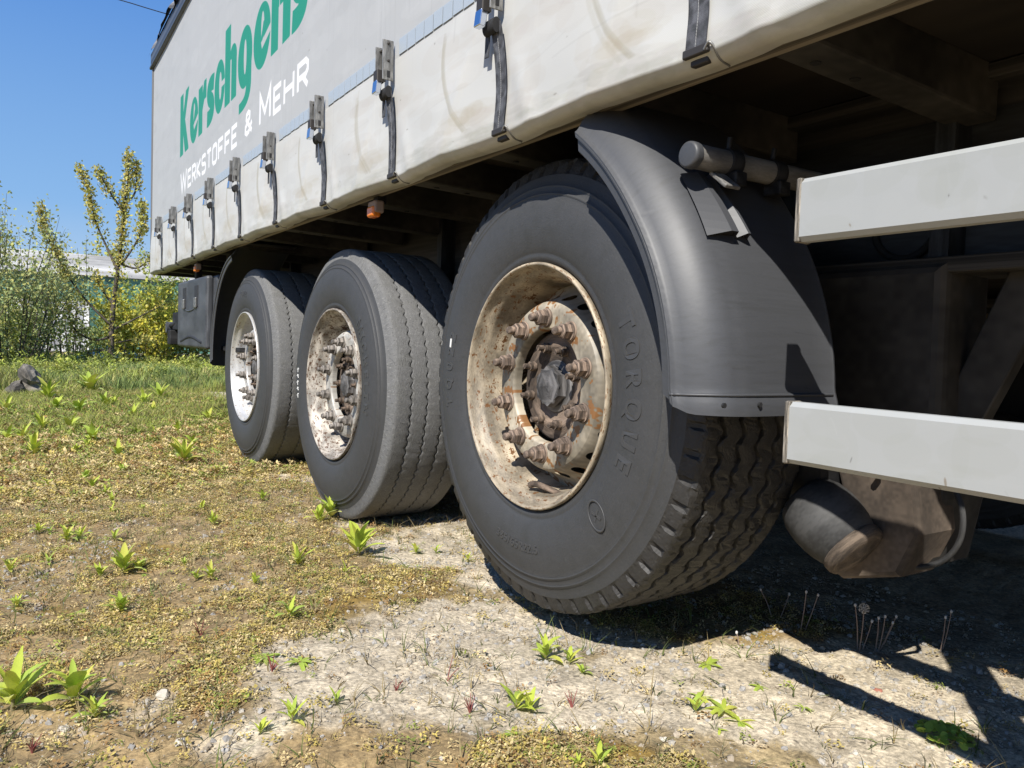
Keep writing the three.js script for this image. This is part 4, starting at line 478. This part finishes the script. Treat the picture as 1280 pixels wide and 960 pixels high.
{
  const G1 = 'loose shrubs along the yard edge', G2 = 'dense shrubs behind the trailer', G3 = 'trees beyond the shed';
  const l1 = 'loose grey-green shrub with wispy upright shoots against the sky', l2 = 'dense yellow-green shrub beside the trailer rear end', l3 = 'far green tree rising behind the shed roof', l4 = 'low dark green shrub in front of the shed wall';
  shrub('wispy_shrub', l1, 'shrub', at(8, 470, -12.2), 3.2, 1.1, 22, 62, 0.05, L.grey, 801, 0, G1);
  shrub('wispy_shrub', l1, 'shrub', at(-50, 470, -11.6), 3.3, 1.1, 20, 62, 0.05, L.grey, 805, 0, G1);
  shrub('wispy_shrub', l1, 'shrub', at(48, 468, -13.2), 2.7, 0.8, 13, 55, 0.05, L.grey, 811, 0, G1);
  shrub('wispy_shrub', l1, 'shrub', at(92, 468, -13.8), 2.8, 0.6, 9, 60, 0.05, L.grey, 821, 0, G1);
  shrub('dense_shrub', l2, 'shrub', at(175, 468, -13.9), 1.9, 0.9, 20, 105, 0.06, L.yellow, 831, 0, G2);
  shrub('dense_shrub', l2, 'shrub', at(228, 468, -14.4), 1.8, 1.0, 22, 110, 0.06, L.olive, 841, 0, G2);
  shrub('dense_shrub', l2, 'shrub', at(285, 468, -14.8), 1.9, 1.1, 20, 105, 0.06, L.green, 851, 0, G2);
  shrub('dense_shrub', l2, 'shrub', at(190, 465, -15.6), 2.6, 0.9, 16, 95, 0.06, L.green, 855, 0, G2);
  for (const [u, x, h, s] of [[20, -15.4, 1.5, 861], [115, -15, 1.15, 865], [150, -15.8, 1.3, 867], [-20, -14, 1.5, 869], [5, -13, 1.1, 870]]) shrub('low_shrub', l4, 'shrub', at(u, 466, x), h, 0.8, 14, 80, 0.055, s % 2 ? L.dark : L.green, s, 0, 'low shrubs before the shed');
  for (const [u, x, h, s] of [[115, -42, 5.6, 871], [165, -46, 6.0, 873], [60, -44, 5.2, 875], [215, -47, 5.6, 877], [0, -45, 5.4, 879], [270, -46, 5.2, 881]]) { const t = shrub('far_tree', l3, 'tree', at(u, 440, x), h, 2.6, 34, 34, 0.17, s % 4 === 3 ? L.olive : L.green, s, 0, G3); }
}
{ // pile of rubble at the yard edge
  const g = new THREE.IcosahedronGeometry(0.16, 2), p = g.attributes.position; for (let i = 0; i < p.count; i++) { const k = 0.75 + 0.5 * vnoise(p.getX(i) * 14 + 5, p.getY(i) * 14 + p.getZ(i) * 9, 511); p.setXYZ(i, p.getX(i) * k, p.getY(i) * k * 0.7, p.getZ(i) * k); } g.computeVertexNormals();
  const m = std([0.30, 0.27, 0.23], 0.95, 0, { map: T_grime }); const c = onY(40, 493); [[0, 0.06, 0, 1], [0.12, 0.04, 0.16, 0.7], [0.05, 0.2, 0.02, 0.75]].forEach(([dx, y, dz, s], i) => { const o = shade(new THREE.Mesh(g, m)); o.position.set(c.x + dx, y, c.z + dz); o.scale.setScalar(s); o.rotation.set(i, i * 2, i * 3); top(o, 'rubble_stone', ['large grey rubble stone at the foot of the loose shrubs', 'small grey rubble stone lying beside a larger stone', 'grey rubble stone balanced on top of a larger stone'][i], 'stone'); });
}

// ---------------------------------------------------------------- ground cover
const dummy = new THREE.Object3D(), colr = new THREE.Color();
function scatter(name, label, cat, geo, mat, n, seed, pick) { // pick(r) -> null or {x, z, s, sy, c, tilt}
  const r = rng(seed), items = []; for (let k = 0; k < n; k++) { const q = pick(r); if (q) items.push(q); }
  const o = new THREE.InstancedMesh(geo, mat, items.length); shade(o);
  items.forEach((q, i) => { dummy.position.set(q.x, groundY(q.x, q.z) + (q.dy || 0), q.z); dummy.rotation.set((r() - .5) * (q.tilt || 0), r() * 6.28, (r() - .5) * (q.tilt || 0)); dummy.scale.set(q.s, q.s * (q.sy || 1), q.s); dummy.updateMatrix(); o.setMatrixAt(i, dummy.matrix); colr.setRGB(...q.c); o.setColorAt(i, colr); });
  return top(o, name, label, cat, undefined, 'stuff');
}
const bladeGeo = (n, h, w, spread, seed, bend = 0.5) => { const r = rng(seed), gs = []; for (let k = 0; k < n; k++) { const a = r() * 6.28, d = r() * spread, hh = h * (0.5 + r() * .6), b = bend * (0.3 + r()), ww = w * (0.7 + r() * .6); const g = grid(3, 1, (i, j) => { const t = i / 3, wd = ww * (1 - t * t) * (j ? .5 : -.5); return [Math.cos(a) * (d + b * hh * t * t) - Math.sin(a) * wd, hh * t * (1 - 0.25 * b * t), Math.sin(a) * (d + b * hh * t * t) + Math.cos(a) * wd]; }); gs.push(g); } return merge(gs); };
const sprigGeo = (n, rad, h, ls, seed) => { const r = rng(seed), pos = []; for (let k = 0; k < n; k++) { const a = r() * 6.28, d = Math.sqrt(r()) * rad, y = h * r(), b = r() * 6.28, e = (r() - .3) * 1.2, s = ls * (.6 + r() * .8), x = Math.cos(a) * d, z = Math.sin(a) * d; const dx = Math.cos(b) * Math.cos(e) * s, dy = Math.sin(e) * s, dz = Math.sin(b) * Math.cos(e) * s, nx = -Math.sin(b) * s * .3, nz = Math.cos(b) * s * .3; pos.push(x, y, z, x + dx * .5 + nx, y + dy * .6, z + dz * .5 + nz, x + dx, y + dy, z + dz, x, y, z, x + dx, y + dy, z + dz, x + dx * .5 - nx, y + dy * .6, z + dz * .5 - nz); } const g = new THREE.BufferGeometry(); g.setAttribute('position', new THREE.Float32BufferAttribute(pos, 3)); g.computeVertexNormals(); return g; };
const stoneGeo = (seed) => { const g = mergeVertices(new THREE.IcosahedronGeometry(1, 1).deleteAttribute('normal').deleteAttribute('uv')), p = g.attributes.position, r = rng(seed); for (let i = 0; i < p.count; i++) { const k = 0.65 + r() * 0.6; p.setXYZ(i, p.getX(i) * k, p.getY(i) * k * 0.65, p.getZ(i) * k * 0.85); } const h = g.toNonIndexed(); h.computeVertexNormals(); return h; };
const white1 = (rough = 0.9) => new THREE.MeshStandardMaterial({ color: 0xffffff, roughness: rough, side: THREE.DoubleSide });
const leafy = new THREE.MeshPhysicalMaterial({ color: 0xffffff, roughness: 0.95, transmission: 0.3, thickness: 0, ior: 1.3, side: THREE.DoubleSide });
const inView = (x, z) => { const d = new V3(x, 0, z).sub(EYE), f = d.dot(FWD); if (f < 0.3) return false; const u = d.dot(RIGHT) / f, v = d.dot(UPV) / f; return Math.abs(u) < 1.05 && v > -0.8; };
const underWheel = (x, z) => z < -0.02 && z > -0.38 && (Math.abs(x + 1.389) < 0.13 || Math.abs(x + 2.778) < 0.13);
// gravel: small stones, denser on the bare dirt
for (let v = 0; v < 3; v++) scatter('gravel', ['fine pale gravel strewn over the bare dirt', 'fine grey gravel strewn over the bare dirt', 'fine tan gravel strewn over the bare dirt'][v], 'gravel', stoneGeo(600 + v), white1(), 46000, 610 + v, r => { const x = lerp(-2.2, 1.4, r()), z = lerp(-1.2, 1.6, r()); if (!inView(x, z) || underWheel(x, z)) return null; const s = sandAt(x, z), cl = fbm(x * 6, z * 6, 3, 620); if (r() > 0.08 + s * 0.22 + (cl > 0.60 ? 0.45 : 0)) return null; const t = Math.pow(r(), 9), k = 0.27 + r() * 0.16; const tint = [[1, .92, .78], [.86, .82, .76], [.95, .80, .60]][v]; return { x, z, s: 0.0011 + r() * 0.0012 + t * 0.0075, c: tint.map(q => q * k), tilt: 2 }; });
// dry and mossy low growth
const tone = (r, green) => { const k = 0.6 + r() * 0.8, q = r(); if (q < green) return [0.27 * k, 0.32 * k, 0.06 * k]; if (q < 0.50) return [0.48 * k, 0.385 * k, 0.11 * k]; if (q < 0.82) return [0.60 * k, 0.48 * k, 0.24 * k]; return [0.32 * k, 0.19 * k, 0.07 * k]; };
const sprigs = [sprigGeo(18, 0.012, 0.008, 0.0055, 701), sprigGeo(24, 0.015, 0.011, 0.006, 702), sprigGeo(16, 0.009, 0.016, 0.007, 703)];
for (let v = 0; v < 3; v++) scatter('moss_sprigs', ['low olive moss and dry sprigs covering the soil', 'tangled low dry sprigs covering the soil', 'short straw-coloured sprigs covering the soil'][v], 'ground cover', sprigs[v], leafy, 66000, 710 + v, r => { const t = Math.pow(r(), 0.9), x = lerp(1.2, -4.2, t), z = lerp(-0.9, 2.1, r()); if (!inView(x, z) || underWheel(x, z)) return null; const s = sandAt(x, z), m = mossAt(x, z), cl = fbm(x * 6, z * 6, 5, 720); let d = (1 - s) * (0.06 + 1.15 * step(0.44, 0.60, cl)) * (1 - 0.88 * m); if (z < -0.3) d *= 0.3; if (r() > d * (x > -2 ? 0.9 : 1) + 0.02) return null; return { x, z, s: (0.55 + r() * 0.75) * (x < -2 ? 1.35 : 1), sy: 0.6 + r() * 0.7, c: tone(r, 0.10 + 0.5 * greenAt(x, z)), tilt: 0.5 }; });
// mid-distance growth and grass towards the hedge
scatter('mixed_ground_cover', 'mixed olive and straw growth further back in the yard', 'ground cover', sprigGeo(44, 0.03, 0.022, 0.011, 731), leafy, 100000, 732, r => { const x = lerp(-2.0, -9, Math.pow(r(), 0.9)), z = lerp(-2.2, 2.8, r()); if (!inView(x, z) || underWheel(x, z)) return null; const s = sandAt(x, z); if (r() > (1 - s) * (0.15 + 0.85 * step(-1.8, -3.8, x)) * (0.35 + 0.9 * step(0.35, 0.6, fbm(x * 3, z * 3, 4, 733)))) return null; return { x, z, s: 0.7 + r() * 0.8, sy: 0.6 + r() * 0.8, c: tone(r, 0.15 + 0.6 * greenAt(x, z)), tilt: 0.5 }; });
const tuft = bladeGeo(9, 0.10, 0.005, 0.02, 741, 0.8), tuft2 = bladeGeo(12, 0.22, 0.008, 0.05, 742, 0.5);
scatter('grass', 'thin green grass growing over the yard before the shrubs', 'grass', tuft, leafy, 30000, 743, r => { const x = lerp(-2.8, -10, Math.pow(r(), 0.7)), z = lerp(-2.5, 2.2, r()); if (!inView(x, z) || underWheel(x, z)) return null; const g = greenAt(x, z); if (r() > g * g * 0.6 * (0.2 + 1.2 * step(0.4, 0.65, fbm(x * 1.7, z * 1.7, 3, 748)))+ 0.02) return null; const k = 0.7 + r() * 0.6; return { x, z, s: 0.5 + r() * 0.7, c: r() < 0.75 ? [0.29 * k, 0.32 * k, 0.07 * k] : [0.44 * k, 0.38 * k, 0.15 * k], tilt: 0.4 }; });
scatter('tall_grass', 'taller green grass along the foot of the shrubs', 'grass', tuft2, leafy, 26000, 744, r => { const x = lerp(-8, -17, r()), z = lerp(-5.5, 3.0, r()); if (!inView(x, z)) return null; if (r() > 0.35 + 0.6 * step(-8, -11, x)) return null; const k = (0.7 + r() * 0.6) * (0.6 + 0.7 * fbm(x * 0.9, z * 0.9, 3, 749)), gq = fbm(x * 1.3 + 9, z * 1.3, 3, 750); if (gq > 0.58 && r() < 0.7) return null; return { x, z, s: (0.35 + r() * 0.9) * (0.6 + 0.8 * fbm(x * 2, z * 2, 2, 754)), c: gq < 0.47 ? [0.22 * k, 0.29 * k, 0.09 * k] : r() < 0.7 ? [0.30 * k, 0.34 * k, 0.08 * k] : [0.46 * k, 0.42 * k, 0.17 * k], tilt: 0.4 }; });
scatter('meadow_herbs', 'mixed leafy meadow herbs growing up against the shrubs', 'ground cover', sprigGeo(60, 0.10, 0.26, 0.055, 751), leafy, 9000, 752, r => { const x = lerp(-7, -14.5, Math.pow(r(), 0.6)), z = lerp(-4.5, 2.6, r()); if (!inView(x, z)) return null; const q = fbm(x * 1.1, z * 1.1, 3, 753); if (r() > 0.6 * step(0.46, 0.66, q) * (0.15 + 0.85 * step(-7.5, -10.5, x))) return null; const k = 0.7 + r() * 0.6; return { x, z, s: (0.25 + r() * 0.5) * (0.6 + 0.6 * step(-8, -11.5, x)), sy: 0.6 + r(), c: r() < 0.6 ? [0.34 * k, 0.40 * k, 0.07 * k] : [0.46 * k, 0.46 * k, 0.10 * k], tilt: 0.4 }; });
scatter('dry_blades', 'single dry grass blades lying and standing on the dirt', 'grass', bladeGeo(4, 0.045, 0.002, 0.008, 745, 1.4), leafy, 5000, 746, r => { const x = lerp(-2.0, 1.0, r()), z = lerp(-0.5, 1.2, r()); if (!inView(x, z) || r() > 0.25 + (1 - sandAt(x, z)) * 0.4) return null; const k = 0.6 + r() * 0.7; return { x, z, s: 0.5 + r() * 0.8, c: r() < 0.6 ? [0.28 * k, 0.22 * k, 0.11 * k] : [0.12 * k, 0.15 * k, 0.04 * k], tilt: 1.2 }; });

// ---------------------------------------------------------------- single weeds
const leafBlade = (w, curl, seed) => grid(7, 2, (i, j) => { const t = i / 7, wd = w * Math.pow(Math.sin(Math.PI * Math.pow(clamp(t * 0.93 + 0.03), 0.8)), 0.9) * (j - 1) * 0.5 * (1 + 0.12 * Math.sin(i * 2.3 + seed)); return [t * Math.cos(curl * t), -Math.sin(curl * t) * t * 0.8 + Math.abs(j - 1) * w * 0.14 * Math.sin(t * 3), wd]; });
const blades = [leafBlade(0.24, 0.4, 1), leafBlade(0.30, 0.7, 2), leafBlade(0.20, 0.25, 3)];
const weedM = [[0.46, 0.54, 0.07], [0.37, 0.48, 0.07], [0.55, 0.56, 0.10]].map(c => new THREE.MeshPhysicalMaterial({ color: new THREE.Color().setRGB(...c), roughness: 0.7, transmission: 0.35, thickness: 0, ior: 1.3, side: THREE.DoubleSide }));
const stemM = std([0.20, 0.17, 0.09], 0.8), redM = std([0.24, 0.07, 0.06], 0.8);
function weed(u, v, hpx, o = {}) {
  const p = GY(onY(u, v)), h = hpx * (v < 600 ? 1.12 : u < 120 && v > 850 ? 1.2 : 1.05) * depthOf(p) / FOCAL, r = rng(Math.round(u * 31 + v * 7)), up = o.up ?? 0.9, n = Math.round((o.n || 7 + Math.floor(r() * 4)) * (o.flat ? 1 : 1.35));
  const t = top(new THREE.Group(), o.name || 'broadleaf_weed', o.label || 'bright green broad-leaved weed growing in the mossy ground', 'weed', o.group || 'broad-leaved weeds in the yard'); t.position.copy(p); if (!o.flat) mesh('stem', stemGeo([new V3(0, -0.004, 0), new V3((r() - .5) * h * .1, h * .2, 0), new V3(0, h * .38, 0)], h * .04, h * .025, 5), stemM, t);
  for (let k = 0; k < n; k++) { const f = k / n, m = mesh('leaf', blades[Math.floor(r() * 3)], weedM[o.dark ? 1 : (r() < .45 ? 0 : r() < .6 ? 1 : 2)], t); const len = h * (o.flat ? 0.9 : lerp(0.72, 0.95, r())) * (0.75 + 0.4 * r()); m.scale.set(len, len, len * (0.8 + r() * .5)); m.position.set(0, o.flat ? 0.004 : h * 0.05 + f * h * 0.28, 0); m.rotation.order = 'YZX'; m.rotation.y = k * 2.4 + r() * 0.7; m.rotation.z = o.flat ? 0.12 + r() * .25 : lerp(0.62, 1.38, f * up + r() * 0.25); m.rotation.x = (r() - .5) * .5; }
  return t;
}
for (const [u, v, h, o] of [[16, 893, 58, { n: 11 }], [92, 887, 46, { n: 10 }], [118, 905, 28], [154, 718, 38, { n: 9 }], [125, 722, 22], [173, 715, 20], [151, 770, 30], [115, 612, 20], [140, 625, 14], [65, 656, 12, { flat: true }], [83, 674, 22], [100, 672, 18], [143, 676, 18], [266, 656, 18], [328, 627, 15], [328, 598, 12, { flat: true }], [372, 710, 28], [245, 730, 16], [263, 730, 22], [318, 734, 14], [362, 780, 32, { n: 6 }], [20, 760, 20, { n: 9 }], [12, 712, 20, { n: 9 }], [365, 908, 34, { n: 5 }], [325, 922, 22, { n: 6 }], [229, 584, 34, { n: 12 }], [148, 575, 24], [42, 568, 28, { n: 11 }], [28, 552, 22], [52, 540, 22], [115, 556, 24], [94, 566, 16], [88, 540, 24], [98, 520, 22], [167, 525, 20], [8, 518, 24], [10, 552, 20], [193, 546, 13], [221, 545, 14], [260, 528, 16], [70, 515, 18], [130, 510, 22], [240, 560, 16], [447, 696, 50, { n: 9, up: 1.1 }], [432, 722, 18, { n: 4 }], [413, 645, 34, { n: 8 }], [398, 652, 26], [420, 634, 20], [682, 822, 34, { n: 9 }], [712, 826, 28, { n: 6 }], [728, 838, 16], [646, 883, 36, { n: 7 }], [662, 885, 34, { n: 6 }], [748, 958, 32, { n: 6 }], [722, 958, 18], [420, 884, 20, { n: 4 }], [900, 908, 12, { flat: true, n: 4 }], [520, 690, 14], [545, 690, 14, { n: 5 }], [870, 888, 26, { n: 5 }], [585, 700, 14, { n: 5 }], [60, 500, 26], [112, 492, 30, { n: 12 }], [200, 500, 22], [180, 508, 18]]) weed(u, v, h, o);
for (const [u, v, h, n] of [[884, 832, 22, 11], [875, 872, 24, 7], [905, 886, 26, 8], [925, 900, 22, 6]]) weed(u, v, h, { flat: true, n, name: 'rosette_weed', label: 'flat green leaf rosette pressed against the pale dirt', group: 'flat leaf rosettes' });
for (const [u, v, h, n] of [[330, 830, 30, 13], [265, 890, 18, 10], [375, 835, 24, 9], [950, 860, 16, 6], [1005, 885, 14, 6], [640, 915, 22, 8], [330, 770, 18, 8], [100, 770, 22, 8]]) weed(u, v, h, { flat: true, dark: true, n, name: 'grey_green_weed', label: 'small grey-green weed lying low on the dirt', group: 'small grey-green weeds' });
{ const r = rng(4242); for (let k = 0; k < 46; k++) { const u = r() * 270, v = 505 + Math.pow(r(), 1.3) * 220; weed(u, v, 7 + r() * 9, { n: 6 + Math.floor(r() * 6), up: 0.6 + r() * 0.5, flat: r() < 0.35, dark: r() < 0.4, name: 'seedling_weed', label: 'tiny green seedling weed among the dry moss', group: 'tiny seedlings in the yard' }); } }
{ // mallow clump half in the rail's shadow
  const p = GY(onY(1182, 924)), r = rng(88), t = top(new THREE.Group(), 'leafy_clump', 'dense round-leaved green clump lying in the shadow of the side rail', 'weed'); t.position.copy(p); const lf = new THREE.CircleGeometry(1, 9).rotateX(-Math.PI / 2).scale(1, 1, 0.9); for (let k = 0; k < 120; k++) { const a = r() * 6.28, d = Math.sqrt(r()) * 0.050, m = mesh('leaf', lf, weedM[1], t); const s = 0.004 + r() * 0.006; m.scale.setScalar(s); m.position.set(Math.cos(a) * d, 0.004 + 0.020 * (1 - (d / 0.056) ** 2) * (0.6 + 0.4 * r()), Math.sin(a) * d * 0.8); m.rotation.set((r() - .5) * 1.3, r() * 6, (r() - .5) * 1.3); }
}
{ // dandelion stalks, one with a seed head
  const sk = std([0.26, 0.19, 0.15], 0.8), fluff = std([0.55, 0.53, 0.50], 0.95), G = 'dandelion stalks in the shade';
  const stalk = (u, v, hpx, du, head) => { const p = GY(onY(u, v)), k = depthOf(p) / FOCAL, h = hpx * k, tip = new V3(0, h, 0).addScaledVector(RIGHT, du * k), t = top(new THREE.Group(), 'dandelion', head ? 'dandelion with a round grey seed head standing in the shade' : 'bare dandelion stalk with a small withered head', 'dandelion', head ? undefined : G); t.position.copy(p); mesh('stalk', stemGeo([new V3(0, -0.003, 0), tip.clone().multiplyScalar(0.5).add(new V3(0.002, 0.002, 0)), tip], 0.0016, 0.0012, 8), sk, t);
    if (head) { const r = rng(5), gs = []; for (let i = 0; i < 90; i++) { const d = new V3(r() - .5, r() - .5, r() - .5).normalize(); gs.push(rod(tip, tip.clone().addScaledVector(d, 0.0115), 0.00022, 3)); gs.push(new THREE.TetrahedronGeometry(0.0016).translate(tip.x + d.x * 0.0118, tip.y + d.y * 0.0118, tip.z + d.z * 0.0118)); } mesh('seed_head', merge(gs), fluff, t); } else mesh('flower_head', new THREE.SphereGeometry(0.0032, 10, 8).scale(1, 1.4, 1).translate(tip.x, tip.y, tip.z), fluff, t); };
  for (const a of [[1074, 812, 54, 3, true], [1072, 810, 56, -6], [1078, 810, 36, 10], [1094, 812, 42, 2], [1098, 812, 44, 6], [1100, 810, 34, 14], [1104, 806, 36, 14], [1000, 792, 50, 5], [1006, 790, 44, 14], [965, 770, 34, -16], [975, 772, 30, 10], [1175, 816, 44, 4], [1178, 812, 48, 8], [923, 806, 18, -3]]) stalk(...a);
  const red = (u, v, h, n) => { const p = GY(onY(u, v)), k = depthOf(p) / FOCAL, t = top(new THREE.Group(), 'red_stemmed_weed', 'small weed with reddish stems on the dirt', 'weed', 'red-stemmed weeds'), r = rng(u); t.position.copy(p); for (let i = 0; i < n; i++) { const e = new V3((r() - .5) * h * .9, h * (0.35 + r() * .65), (r() - .5) * h * .9).multiplyScalar(k); mesh('stalk', stemGeo([new V3(0, -0.003, 0), e.clone().multiplyScalar(.5).add(new V3(0, .002, 0)), e], 0.0012, 0.0006, 6), redM, t); } };
  red(559, 850, 34, 2); red(588, 885, 26, 8); red(495, 865, 18, 7); red(40, 945, 26, 9); red(250, 800, 24, 7); red(340, 845, 22, 8); red(715, 880, 22, 8);
}
{ // a few loose pale stones and a brick chip
  const g = [stoneGeo(901), stoneGeo(902)], m = std([0.6, 0.55, 0.46], 0.95, 0, { map: T_dust }), m2 = std([0.33, 0.13, 0.09], 0.95);
  for (const [u, v, s] of [[427, 792, 11], [593, 878, 10], [640, 742, 6], [86, 788, 8], [203, 876, 16], [80, 918, 12], [500, 745, 6], [800, 880, 8], [742, 905, 9], [830, 918, 9], [1070, 935, 8], [225, 935, 14]]) { const p = GY(onY(u, v)), o = shade(new THREE.Mesh(g[u % 2], m)); o.position.copy(p); o.scale.setScalar(s * 0.62 * depthOf(p) / FOCAL); o.rotation.y = u; top(o, 'pale_stone', 'loose pale stone lying on the dirt', 'stone', 'loose pale stones'); }
  const p = GY(onY(1098, 862)), o = shade(new THREE.Mesh(g[0], m2)); o.position.copy(p); o.scale.set(0.012, 0.008, 0.009); top(o, 'brick_chip', 'small red brick chip beside the rail shadow', 'stone');
}
renderer.render(scene, camera);
